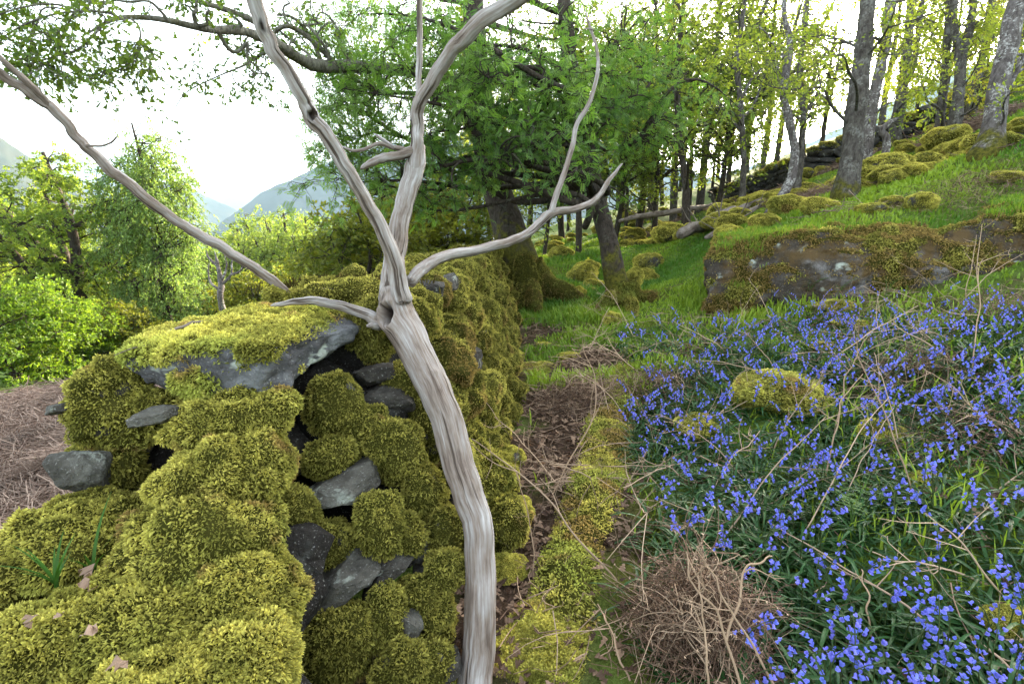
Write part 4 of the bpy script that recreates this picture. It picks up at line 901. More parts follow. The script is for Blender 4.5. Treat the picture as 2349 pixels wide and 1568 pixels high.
# ------------------------------------------------------------------ boulders
def boulder(name, label, c, half, R, seed, tone, N_):
    c = np.asarray(c); g = np.random.default_rng(seed)
    V, F = rock(half, seed, 6, p=22, planes=10, boxy=.88, namp=.06, nscale=3.5); n0 = normals(V, F)
    V = V + n0*(fbm(V*4, 5, seed)*.05)[:, None]
    W_ = V @ R.T; n = normals(W_, F)
    o = obj(name, mesh(name, W_, F, M_BOULD, smooth=True), None, c); tag(o, label, 'boulder')
    e = fbm(W_*3.5, 4, seed + 3); f2 = fbm(W_*1.3, 3, seed + 8)
    zt = W_[:, 2]/half[2]
    m = np.clip(sstep(.45, .75, n[:, 2] + .35*e) + sstep(.62, .95, zt + .5*f2 + .3*e + .28), 0, 1)
    m = np.maximum(m, sstep(.42, .65, f2 + .3*e)*.8)
    ft = F[(n[F].mean(1)[:, 2] > .72) & (W_[F].mean(1)[:, 1] > -.15*half[1]) & (e[F].mean(1) > -.45)]
    A_ = np.linalg.norm(np.cross(W_[ft[:, 1]] - W_[ft[:, 0]], W_[ft[:, 2]] - W_[ft[:, 0]]), axis=1); nb = 5200
    ti = ft[g.choice(len(ft), nb, p=A_/A_.sum())]; b_ = (W_[ti]*g.dirichlet((1, 1, 1), nb)[:, :, None]).sum(1); az = g.uniform(0, 6.28, nb); hb = g.uniform(.05, .13, nb)
    dv = np.stack([np.cos(az), np.sin(az), np.zeros(nb)], 1); sv = np.stack([-dv[:, 1], dv[:, 0], dv[:, 2]], 1)*.006
    tp = b_ + dv*(hb*.5)[:, None] + np.array([0, 0, 1])*hb[:, None]; md = b_ + dv*(hb*.15)[:, None] + np.array([0, 0, .6])*hb[:, None]
    Vb = np.stack([b_ - sv, b_ + sv, md + sv*.7, md - sv*.7, tp], 1).reshape(-1, 3); ib = np.arange(nb)*5; qb = g.random((nb, 1))
    obj('turf', mesh('turf', Vb, [np.stack([ib, ib + 1, ib + 2, ib + 3], 1), np.stack([ib + 3, ib + 2, ib + 4], 1)], M_GRASS, np.repeat(np.array([.07, .165, .02])*(1 - qb) + np.array([.24, .34, .035])*qb, 5, 0), smooth=False), o, kind='stuff')
    obj('moss', mossmesh('moss', W_ + n*.03*sstep(.2, .6, m)[:, None], F, N_, .035, g, m, tone=tone, droop=.5), o)
    return o
bc = (P(1695, 670, 7.5) + P(2300, 650, 5.7))/2
boulder('boulder', 'long low boulder with a mossy brow and pale lichen beyond the bluebells', (4.55, 6.95, .86), (1.90, .90, .58), rotz(-.46) @ roty(-.07), 41, (.60, -.3, -.2), 24000)
boulder('boulder', 'smaller dark ledge of rock at the right end of the long boulder', (6.35, 6.1, 1.25), (.9, .8, .52), rotz(-.5), 43, (.35, 0, -.2), 7000)

# ------------------------------------------------------------------ moss covered stones
HUM = []
for k in range(7):
    g = np.random.default_rng(800 + k); half = np.array([.5, .45, .36])*g.uniform(.85, 1.15, 3)
    V, F = rock(half*.70, 800 + k, 2, p=5); MV, MF = rock(half, 800 + k, 4, p=2.3, namp=.09, lump=.10, nscale=2.2)
    HUM.append((mesh('mossy_stone', V, F, M_ROCKD), mossmesh('moss', MV, MF, 6500, .026, g, tone=(-.2, .10, .22), scale=2.2, spread=.8), mossmesh('moss', MV, MF, 10000, .026, g, tone=(-.1, .15, .25), scale=1.6)))
def hummock(p, w, h, g, label, group=None, near=0, sink=.29, d=None):
    w *= 1.12; h *= 1.15 if not near else .85; sink = max(sink, .40) if near else sink
    k = g.integers(len(HUM)); o = obj('mossy_stone', HUM[k][0], None, np.asarray(p) + np.array([0, 0, h*(.5 - sink) - .02]))
    o.scale = (w, d or w*g.uniform(.8, 1.1), h); o.rotation_euler = (0, 0, g.uniform(0, 6.28) if not d else 0)
    obj('moss', HUM[k][1 + near], o); return tag(o, label, 'stone', group)
g = np.random.default_rng(12)
for (u, v, w, h, nr, lab) in [
  (1785, 905, 240, 130, 1, 'wide mossy stone in the middle of the bluebells, brightest of them'), (2020, 1000, 160, 120, 1, 'rounded mossy stone under the dead bracken in the bluebells'), (1610, 990, 150, 80, 1, 'low mossy stone at the near left edge of the bluebells'),
  (2310, 835, 130, 60, 1, 'mossy stone at the right edge among bracken stems'), (2330, 1440, 170, 150, 1, 'orange mossy stone in the near right corner'), (1915, 705, 130, 50, 1, 'mossy stone in front of the long boulder'), (1735, 728, 85, 32, 1, 'small brownish mossy stone before the boulder, left of the larger one'), (1960, 745, 110, 40, 1, 'flat brown mossy stone behind the bluebell drift'), (1935, 800, 110, 34, 1, 'flat mossy stone beside the wide bright one'),
  (1240, 850, 130, 50, 1, 'long mossy stone at the foot of the wall, pointing into the path'), (1305, 825, 80, 60, 1, 'rounded green mossy stone in the middle of the path'), (1180, 822, 90, 70, 1, 'mossy stone against the foot of the wall'), (1250, 790, 60, 25, 1, 'dry brown grass covered hump in the path'), (1330, 770, 50, 24, 1, 'little mossy stone at the far end of the path'), (1210, 715, 60, 36, 1, 'mossy stone below the old oak roots'),
  (2130, 1100, 120, 50, 1, 'low yellow mossy stone among the bluebells right of the rounded one'), (2130, 1540, 120, 70, 1, 'mossy stone at the bottom edge among bluebell leaves'),
  (1490, 618, 72, 56, 0, 'tall rounded moss cushion right of the rowan'), (1332, 648, 100, 62, 0, 'moss cushion between the oak roots and the rowan'), (1345, 626, 70, 44, 0, 'moss cushion behind the one between oak and rowan'), (1330, 684, 46, 42, 0, 'small ball of moss left of the rowan foot'), (1446, 705, 46, 44, 1, 'small ball of moss against the rowan foot'), (1452, 660, 66, 70, 0, 'moss covered stone piled behind the rowan foot'), (1400, 745, 50, 80, 1, 'mossy root stone in front of the rowan'),
  (1872, 492, 118, 62, 0, 'big dome of moss touching the foot of the tall straight grey trunk'), (2108, 482, 105, 64, 0, 'biggest bright dome of moss on the slope above the boulder'), (2005, 488, 66, 34, 0, 'low moss dome left of the biggest bright one'), (2048, 470, 60, 32, 0, 'moss dome close left of the biggest bright one'), (1785, 488, 52, 40, 0, 'moss hump at the foot of the crooked dead trunk'), (1800, 455, 56, 34, 0, 'moss hump behind the crooked dead trunk'), (1990, 430, 54, 26, 0, 'moss hump right of the tall straight grey trunk'), (2100, 405, 110, 50, 0, 'broad moss mound under the forked grey trunk'), (2305, 415, 90, 40, 0, 'moss mound below the thick speckled trunk'), (2320, 312, 60, 40, 0, 'moss mound by the top right edge of the slope'), (1700, 500, 60, 30, 0, 'moss hump beside the main fallen log')]:
    p, t = G(u, v); hummock(p, px(w, t), px(h, t)*1.25, g, lab, near=nr)
# a ridge of mossy stones along the right side of the path
def mossy_ridge(line, name_label, seed, hgt):
    g = np.random.default_rng(seed); pts, wd = [], []
    for u, v, w in line:
        p, t = G(u, v); pts.append(p); wd.append(px(w, t)/2)
    n, m = 90, 28; C = catmull(pts, n); Wd = np.interp(np.linspace(0, 1, n), np.linspace(0, 1, len(wd)), wd)
    T = nrm(np.gradient(C, axis=0)); Sd = nrm(np.stack([T[:, 1], -T[:, 0], T[:, 0]*0], 1)); q = np.linspace(-1.15, 1.15, m)
    e = 1 + .16*fbm(np.stack([np.linspace(0, 9, n), np.zeros(n), np.zeros(n)], 1), 3, seed)
    V = C[:, None] + Sd[:, None]*(Wd*e)[:, None, None]*q[None, :, None]
    f = fbm(V*3.2, 3, seed + 2); f2 = fbm(V*8, 2, seed + 4)
    sN = np.linspace(0, 1, n)[:, None]; prof = np.maximum(0, 1 - q**2)[None]**.7*sstep(0, .10, sN)*sstep(1, .88, sN)
    V[..., 2] = H(V[..., 0], V[..., 1]) - .03 + prof*(hgt*np.clip(.9 + .12*f, .6, 1.15) + .016*f2) - .05*(np.abs(q) > 1)[None]
    V = V.reshape(-1, 3); idx = np.arange(n*m).reshape(n, m); F = np.stack([idx[:-1, :-1], idx[:-1, 1:], idx[1:, 1:], idx[1:, :-1]], -1).reshape(-1, 4)
    tri = np.vstack([F[:, [0, 1, 2]], F[:, [0, 2, 3]]]); c = V.mean(0)
    if normals(V, tri)[:, 2].mean() < 0: tri = tri[:, ::-1]
    mask = sstep(1.12, .72, np.tile(np.abs(q), n) + .22*f2.reshape(-1))*sstep(0, .06, np.repeat(sN[:, 0], m))*sstep(1, .94, np.repeat(sN[:, 0], m))
    return tag(obj('mossy_ridge', mossmesh('mossy_ridge', V - c, tri, 11000, .019, g, mask, tone=(.0, .35, .12)), None, c), name_label, 'moss bank')
mossy_ridge([(1450, 810, 70), (1430, 880, 95), (1405, 960, 120), (1390, 1040, 140), (1365, 1120, 140), (1335, 1210, 140), (1302, 1300, 150), (1285, 1400, 165), (1262, 1490, 190)], 'long low mossy ridge of buried stones running beside the leafy path', 3, .115)
mossy_ridge([(1285, 1400, 190), (1240, 1480, 250), (1200, 1580, 300)], 'broad flat moss bank between the dead trunk foot and the bracken heap', 4, .07)
for i, (u, v, w, h, lab) in enumerate([(1180, 1180, 120, 150, 'mossy stone low on the wall foot behind the dead trunk'), (1165, 1310, 130, 140, 'mossy stone at the wall foot half hidden by the dead trunk'), (1175, 1060, 110, 120, 'mossy stone leaning on the wall foot opposite the dark hollow')]):
    p, t = G(u, v); hummock(p, px(w, t), px(h, t)*1.15, g, lab, 'mossy stones along the wall foot', near=1, sink=.3)
# scatter over the slope
cnt = 0; gs = 'moss covered stones scattered over the wooded slope'
while cnt < 280:
    x, y = (g.uniform(4.2, 10.5), g.uniform(8.6, 15)) if cnt % 3 == 0 else (g.uniform(1.2, 19), g.uniform(10, 30))
    if x < 3.2 and y < 11: continue
    if g.random() > .35 + .65*sstep(0, .6, fbm(np.array([x*.35, y*.35, 0.]), 2, 71) + .2): continue
    s = g.lognormal(-.48, .42); p = (x, y, float(H(np.array(x), np.array(y))))
    hummock(p, s, s*g.uniform(.5, .85), g, 'moss covered stone among the grass and trunks of the wooded slope', gs); cnt += 1

# ------------------------------------------------------------------ fallen logs
for i, (lst, lab) in enumerate([([(1558, 540, 12.2, 22), (1600, 520, 12.6, 26), (1650, 498, 13, 24), (1700, 478, 13.4, 22), (1765, 458, 14, 16)], 'pale fallen log lying up the slope below the crooked dead trunk'), ([(1618, 548, 11.6, 8), (1650, 528, 11.8, 17), (1690, 510, 12.2, 15), (1730, 492, 12.6, 12), (1745, 478, 12.8, 4)], 'shorter weathered fallen branch in front of the pale log'), ([(1420, 505, 16, 8), (1500, 492, 17, 14), (1580, 478, 18, 12), (1640, 470, 19, 6)], 'dark fallen trunk further back among the thin trees')]):
    b = P(*lst[2][:3]); o = empty('fallen_log', b, lab, 'log')
    p_, r_ = pth(lst)
    for q in p_: q[2] = max(q[2], float(H(np.array(q[0]), np.array(q[1]))) + .03)
    limb_obj('log', o, b, p_, r_, M_WOODD if i < 2 else M_WOODD, sides=14, seg=.05, seed=80 + i, rough=.14, wob=.4)
    for k in range(7):
        s = p_[1 + k % 3]; e = s + np.array([g.normal()*.5, g.normal()*.3, g.uniform(.2, .7)]); m = (s + e)/2 + g.normal(size=3)*.1
        limb_obj('twig', o, b, [s, m, e], [.02, .014, .003], M_WOODD, sides=6, seg=.06, seed=k, wob=.5)

# ------------------------------------------------------------------ upper wall on the slope
def upper_wall():
    line = np.array([P(1640, 455, 27), P(1760, 425, 24), P(1850, 405, 21.5), P(1980, 355, 20), P(2100, 305, 19.5), P(2230, 240, 19.5), P(2349, 185, 20), P(2520, 110, 22)])
    n = 700; C = catmull(line, n); b = C[200].copy(); b[2] = float(H(b[0], b[1]))
    o = empty('dry_stone_wall', b, 'dark tumbled dry stone wall climbing the skyline of the wooded slope', 'wall'); o['kind'] = 'thing'
    g = np.random.default_rng(44); ms = []
    for k in range(6):
        V, F = rock((.34, .3, .15), 900 + k, 2, p=16, namp=.08); ms.append(mesh('stone', V, F, M_ROCKD, smooth=False))
    mm = []
    for k in range(3):
        V, F = rock((.5, .42, .14), 930 + k, 3, p=3, lump=.3); mm.append(mossmesh('moss', V, F, 900, .06, g, tone=(.1, 0, -.15)))
    L = np.concatenate([[0], np.cumsum(np.linalg.norm(np.diff(C[:, :2], axis=0), axis=1))]); s = 0; cnt = 0
    while s < L[-1]:
        i = min(np.searchsorted(L, s), n - 1); x, y = C[i, :2]; z = float(H(x, y)); d = C[min(i + 4, n - 1)] - C[max(i - 4, 0)]; a = math.atan2(d[1], d[0])
        top = 1.0 + .18*vnoise(np.array([s*.4, 0, 0]), 4)
        for r in range(4):
            if cnt >= 290: break
            q = obj('stone', ms[g.integers(6)], o, np.array([x + g.normal()*.05, y + g.normal()*.05, z + (r + .4)/4*top]) - b); cnt += 1
            q.rotation_euler = (g.normal()*.15, g.normal()*.2, a + g.normal()*.2); q.scale = (g.uniform(.8, 1.2), 1, g.uniform(.8, 1.25))
            if r == 3 and g.random() < .6: obj('moss', mm[g.integers(3)], q, (0, 0, .08))
        s += .5
    # footing behind the stones
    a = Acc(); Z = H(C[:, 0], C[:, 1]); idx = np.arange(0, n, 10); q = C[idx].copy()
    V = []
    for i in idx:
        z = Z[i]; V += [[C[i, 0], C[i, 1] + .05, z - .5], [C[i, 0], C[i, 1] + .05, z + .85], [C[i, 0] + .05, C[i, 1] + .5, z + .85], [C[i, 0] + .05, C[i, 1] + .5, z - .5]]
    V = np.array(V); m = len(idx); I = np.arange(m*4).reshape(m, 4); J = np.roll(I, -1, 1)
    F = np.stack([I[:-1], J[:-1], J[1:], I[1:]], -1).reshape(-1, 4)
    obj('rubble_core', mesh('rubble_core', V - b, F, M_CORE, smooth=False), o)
upper_wall()

# ------------------------------------------------------------------ grass, litter, bracken
def polar(g, n, a0, a1, r0, r1, pw=0.0):
    a = g.uniform(a0, a1, n); u = g.uniform(0, 1, n)
    r = r0*(r1/r0)**u if pw == 0 else (r0**pw + u*(r1**pw - r0**pw))**(1/pw)
    return np.sin(a)*r, np.cos(a)*r
def grass():
    g = np.random.default_rng(200); x, y = polar(g, 190000, -.15, .95, 2.2, 26, .55)
    lit, bra, mo = zone(x, y); k = g.random(len(x)) > np.maximum(np.maximum(lit*1.1, bra*1.0), mo*.35)
    k &= (x > .15) & ~((y < 7.2) & (x > .4 + .2*y) & (g.random(len(x)) < np.where(y < 4.5, .93, .55))) & ~((y < 4.2) & (x < 1.3) & (g.random(len(x)) < .85))
    x, y = x[k], y[k]; z = H(x, y); r = np.hypot(x, y); n = len(x)
    h = (.05 + .11*np.clip(.5 + fbm(np.stack([x, y, x*0], 1)*.9, 3, 14), 0, 1))*g.uniform(.6, 1.4, n)*(1 - .45*sstep(6, 9, r)*sstep(2.5, 4, x))
    a = g.uniform(0, 6.28, n); d = np.stack([np.cos(a), np.sin(a), np.zeros(n)], 1); w = (.003 + .0011*r)*g.uniform(.7, 1.3, n)
    s = np.stack([-d[:, 1], d[:, 0], d[:, 2]], 1); b = np.stack([x, y, z - .01], 1); up = np.array([0, 0, 1.])
    m = b + up*(h*.6)[:, None] + d*(h*.18)[:, None]; t = b + up*(h*.95)[:, None] + d*(h*g.uniform(.3, .8, n))[:, None]
    V = np.stack([b - s*w[:, None], b + s*w[:, None], m + s*w[:, None]*.7, m - s*w[:, None]*.7, t], 1).reshape(-1, 3)
    i = np.arange(n)*5; Q = np.stack([i, i + 1, i + 2, i + 3], 1); T = np.stack([i + 3, i + 2, i + 4], 1)
    q = np.clip(.5 + .7*fbm(np.stack([x, y, x*0], 1)*.5, 3, 15) + g.normal(size=n)*.15, 0, 1)[:, None]
    c = np.array([.070, .165, .020])*(1 - q) + np.array([.24, .34, .035])*q
    obj('grass', mesh('grass', V, [Q, T], M_GRASS, np.repeat(c, 5, 0), smooth=False), kind='stuff')
grass()
def straws(name, x, y, L, w, cols, g, lift=.02, tilt=.25, curve=.25, seg=3):
    """dry stalks lying on the ground as thin three-sided tubes"""
    n = len(x); q3 = np.stack([x, y, x*0], 1); a = 5.5*fbm(q3*.55, 3, 88) + g.normal(size=n)*.75; d = np.stack([np.cos(a), np.sin(a), g.normal(size=n)*tilt], 1)
    p = np.stack([x, y, H(x, y) + g.uniform(0, lift, n)], 1); s = np.linspace(-.5, .5, seg + 1)
    PL = p[:, None] + d[:, None]*(L[:, None]*s)[..., None]
    side = np.stack([-d[:, 1], d[:, 0], g.normal(size=n)*.6], 1)
    PL = PL + side[:, None]*((L*g.normal(size=n)*curve)[:, None]*(s**2)*2)[..., None]
    hz = H(PL[..., 0], PL[..., 1]); PL[..., 2] = np.maximum(PL[..., 2], hz + .003)
    R = np.repeat(w[:, None], seg + 1, 1)*np.linspace(1, .5, seg + 1)[None]
    V, F = tubes(PL, R, 3); q = g.uniform(0, 1, (n, 1)); c = (np.asarray(cols[0])*(1 - q) + np.asarray(cols[1])*q)*np.clip(1 + .55*fbm(q3*1.3, 4, 89), .45, 1.6)[:, None]
    return V, F, np.repeat(c, 3*(seg + 1), 0)
STR = ((.11, .066, .045), (.34, .245, .17))
def bracken_left():
    g = np.random.default_rng(210); x, y = polar(g, 26000, -1.0, -.42, 3.0, 15, .9); lit, bra, mo = zone(x, y); k = g.random(len(x)) < bra; x, y = x[k], y[k]; r = np.hypot(x, y)
    V, F, c = straws('', x, y, g.uniform(.12, .5, len(x)), (.0018 + .0005*r)*g.uniform(.6, 1.3, len(x)), ((.13, .082, .062), (.36, .26, .20)), g, .07, .22)
    obj('dead_bracken', mesh('dead_bracken', V, F, M_STRAW, c), kind='stuff')
    x, y = polar(g, 46000, .05, .95, 7, 26, .6); lit, bra, mo = zone(x, y); k = g.random(len(x)) < bra**1.5; x, y = x[k], y[k]; r = np.hypot(x, y)
    V, F, c = straws('', x, y, g.uniform(.15, .5, len(x)), (.0018 + .0005*r)*g.uniform(.6, 1.3, len(x)), ((.10, .062, .045), (.26, .18, .13)), g, .14, .35)
    obj('dead_bracken', mesh('dead_bracken', V, F, M_STRAW, c), kind='stuff')
bracken_left()
def litter():
    g = np.random.default_rng(220); x, y = g.uniform(-.3, 3.6, 30000), g.uniform(1.2, 8, 30000)**1.0
    lit, bra, mo = zone(x, y); k = g.random(len(x)) < lit*.85/(.5 + .25*y); x, y = x[k], y[k]; n = len(x)
    p = np.stack([x, y, H(x, y) + g.uniform(.004, .03, n)], 1); nn = Hn(x, y)
    a = g.uniform(0, 6.28, n); d = nrm(np.stack([np.cos(a), np.sin(a), g.normal(size=n)*.35], 1)); s = nrm(np.cross(d, nn + g.normal(size=(n, 3))*.45)); n3 = np.cross(s, d)
    V, F = inst(T_OAK[0]*np.array([1.2, 1, 3.0]), T_OAK[1], p, d, n3, s, g.uniform(.03, .065, n))
    q = g.uniform(0, 1, (n, 1))**1.6; c = np.array([.045, .024, .015])*(1 - q) + np.array([.27, .18, .12])*q
    obj('leaf_litter', mesh('leaf_litter', V, F, M_DEADLEAF, np.repeat(c, len(T_OAK[0]), 0), smooth=False), kind='stuff')
    # stalk litter
    x, y = g.uniform(.0, 4.6, 5000), g.uniform(1.3, 8.5, 5000); lit, bra, mo = zone(x, y)
    k = g.random(len(x)) < (.15 + .75*lit)*sstep(9, 5, y); x, y = x[k], y[k]; n = len(x)
    V, F, c = straws('', x, y, g.uniform(.08, .42, n), (.0016 + .0003*y)*g.uniform(.6, 1.5, n), STR, g, .09, .3, .3, 4)
    obj('stalk_litter', mesh('stalk_litter', V, F, M_STRAW, c), kind='stuff')
litter()

# ------------------------------------------------------------------ bluebells
def bell(sides, rings):
    a = np.linspace(0, 2*np.pi, sides, endpoint=False); V = []
    for r, y in rings: V += [[math.cos(t)*r, y, math.sin(t)*r] for t in a]
    V = np.array(V); n = len(rings); I = np.arange(n*sides).reshape(n, sides); J = np.roll(I, -1, 1)
    return V, np.stack([I[:-1], J[:-1], J[1:], I[1:]], -1).reshape(-1, 4)
B_HI = bell(6, [(.0012, 0), (.0046, .003), (.0050, .0125), (.0082, .0165), (.0098, .0163)]); B_LO = bell(4, [(.003, 0), (.0058, .011), (.0098, .018)])
def bluebell(g, hi):
    """returns (green arrays, flower arrays)"""
    gr, fl = Acc(), Acc(); h = g.uniform(.20, .32); a = g.uniform(0, 6.28); d = np.array([math.cos(a), math.sin(a), 0])
    s = np.linspace(0, 1, 9 if hi else 6); bend = g.uniform(.02, .06)
    C = np.array([0, 0, 1])*(h*(s - .10*np.maximum(0, s - .7)**2*9))[:, None] + d*(bend*s**2 + .10*h/.26*np.maximum(0, s - .62)**1.6*2.2)[:, None]
    V, F = tubes(C[None], np.linspace(.0026, .0014, len(s))[None], 4 if hi else 3); gr.add(V, F, np.array([.05, .075, .02]))
    nb = g.integers(6, 11) if hi else g.integers(5, 9); T = B_HI if hi else B_LO
    for k in range(nb):
        q = .62 + .38*(k + .5)/nb; i = q*(len(s) - 1); i0 = min(int(i), len(s) - 2); p = C[i0] + (C[i0 + 1] - C[i0])*(i - i0)
        az = a + g.normal()*1.1; o = np.array([math.cos(az), math.sin(az), 0]); p2 = p + o*.012 - np.array([0, 0, .001])
        dd = nrm(o*g.uniform(.25, .9) + np.array([0, 0, -1]) + g.normal(size=3)*.2)[None]
        sx, nx = frames(dd, g); sc = g.uniform(.68, .92)*(1.0 - .15*(k/nb))
        V, F = inst(T[0], T[1], p2[None], dd, nx, sx, np.array([sc]))
        c = np.array([.185, .220, .78])*g.uniform(.65, 1.2); c = c*np.array([g.uniform(.85, 1.3), 1, 1])
        fl.add(V, F, np.clip(c, 0, .8))
    for k in range(g.integers(4, 7)):
        az = g.uniform(0, 6.28); o = np.array([math.cos(az), math.sin(az), 0]); L = g.uniform(.16, .30); up = g.uniform(.35, .9)
        n = 6 if hi else 4; q = np.linspace(0, 1, n); C2 = o*(L*q*(1.1 - up*.5))[:, None] + np.array([0, 0, 1])*(L*(up*q - .75*up*q**2.4))[:, None]
        C2[:, 2] = np.maximum(C2[:, 2], .004)
        w = .0062*np.sin(np.pi*np.clip(q*.86 + .12, 0, 1))**.6*g.uniform(.7, 1.2); sd_ = np.array([-o[1], o[0], .25])
        V = np.stack([C2 - sd_*w[:, None], C2 + np.array([0, 0, -.0025]), C2 + sd_*w[:, None]], 1).reshape(-1, 3)
        i = np.arange(n - 1)[:, None]*3; F = np.vstack([i + np.array([[0, 1, 4, 3]]), i + np.array([[1, 2, 5, 4]])])
        gr.add(V, F, np.array([.022, .072, .016])*g.uniform(.7, 1.5)*np.array([g.uniform(.8, 1.5), 1, 1]))
    return gr, fl
def field_ok(x, y, g):
    p = np.stack([x, y, x*0], -1); n1 = fbm(p*1.1, 3, 301)
    hill_ = sstep(7.0, 6.4, y + 1.0*np.maximum(x - 3.3, 0))
    d = hill_*sstep(.17 + .17*y, .38 + .20*y, x + .12*n1)*(1 - .62*sstep(3.6, 5.0, y))*sstep(7.4, 6.4, y - .12*x + .5*n1)*np.clip(.68 + .6*n1, .10, 1)
    hp = G(1610, 1450)[0]; d = d*sstep(.16, .34, np.hypot(x - hp[0], (y - hp[1])*.8))
    return g.random(len(x)) < d
g = np.random.default_rng(300)
BV = []
for k in range(12):
    a, b = bluebell(g, True); BV.append((a.mesh('leaves', M_STRAP), b.mesh('flowers', M_PETAL)))
x, y = polar(g, 2350, .12, .90, 1.45, 9.2, 1.1); k = field_ok(x, y, g); x, y = x[k], y[k]; o_ = np.argsort(np.hypot(x, y)); x, y = x[o_], y[o_]
z = H(x, y); print('bluebells', len(x))
NB = 300
for i in range(min(NB, len(x))):
    a, b = BV[i % 12]
    o = obj('bluebell', a, None, (x[i], y[i], z[i] - .01)); o.rotation_euler = (g.normal()*.1, g.normal()*.1, g.uniform(0, 6.28)); s = g.uniform(.85, 1.2); o.scale = (s, s, s)
    tag(o, 'bluebell in flower with dark green strap leaves in the drift between path and boulder', 'flower', 'bluebells in the drift beside the path')
    obj('flower_head', b, o)
A1, A2 = Acc(), Acc(); lowv = [bluebell(g, False) for _ in range(14)]
for i in range(NB, len(x)):
    a, b = lowv[i % 14]; R = rotz(g.uniform(0, 6.28))*g.uniform(.9, 1.25); q = np.array([x[i], y[i], z[i] - .01])
    for src, dst in ((a, A1), (b, A2)):
        V = np.concatenate(src.V) @ R.T + q
        if src is b: V = q + (V - q)*1.0
        dst.add(V, np.concatenate(src.F[4]), np.concatenate(src.C))
if A1.n:
    o = obj('bluebell_leaves', A1.mesh('bluebell_leaves', M_STRAP), kind='stuff'); obj('bluebell_drift', A2.mesh('bluebell_drift', M_PETAL), kind='stuff')

def rosettes():
    g = np.random.default_rng(310); x, y = polar(g, 3000, .12, .9, 1.4, 7.0, .8); k = field_ok(x, y, g) | (field_ok(x, y, g)); x, y = x[k], y[k]; z = H(x, y); A = Acc()
    vs = [bluebell(np.random.default_rng(3100 + k), True)[0] for k in range(10)]
    vs = [(np.concatenate(a.V), np.concatenate(a.F[4]), np.concatenate(a.C)) for a in vs]
    for i in range(len(x)):
        V, F, C = vs[i % 10]; s0 = 36; A.add(V[s0:] @ (rotz(g.uniform(0, 6.28))*g.uniform(.8, 1.25)).T + np.array([x[i], y[i], z[i] - .01]), F[(F.min(1) >= s0)] - s0, C[s0:])
    obj('bluebell_leaves', A.mesh('bluebell_leaves', M_STRAP), kind='stuff')
rosettes()

# ------------------------------------------------------------------ dead bracken stems, heap, ferns
def stem(pts, r, seed, label, forks=3, group=None, name='bracken_stalk', col=(.30, .20, .125)):
    g = np.random.default_rng(seed); pts = np.asarray(pts, float); a = Acc(); C = catmull(pts, 22)
    C = C + np.stack([fbm(np.stack([np.linspace(0, 4, 22) + k*7, np.zeros(22), np.zeros(22)], 1), 2, seed) for k in range(3)], 1)*.012
    V, F = tubes(C[None], np.linspace(r, r*.45, 22)[None], 6); cc = np.asarray(col)*g.uniform(.75, 1.25); a.add(V, F, cc)
    L = np.linalg.norm(pts[-1] - pts[0])
    for k in range(forks):
        i = g.integers(8, 21); d = nrm(C[min(i + 1, 21)] - C[i - 1]); e = nrm(d*.8 + nrm(g.normal(size=3)))*L*g.uniform(.15, .42)
        q = catmull([C[i], C[i] + e*.5 + g.normal(size=3)*.015, C[i] + e], 9); V, F = tubes(q[None], np.linspace(r*.55, r*.2, 9)[None], 5); a.add(V, F, cc*g.uniform(.8, 1.2))
        for _ in range(2):
            j = g.integers(3, 8); e2 = nrm(nrm(e) + nrm(g.normal(size=3)))*L*g.uniform(.05, .16); q2 = catmull([q[j], q[j] + e2*.5 + g.normal(size=3)*.006, q[j] + e2], 6)
            V, F = tubes(q2[None], np.linspace(r*.3, r*.12, 6)[None], 4); a.add(V, F, cc)
    o0 = pts[0]; a.V = [v - o0 for v in a.V]
    return tag(obj(name, a.mesh(name, M_STRAW), None, o0), label, 'stem', group)
def pg(lst): return [P(*q) for q in lst]
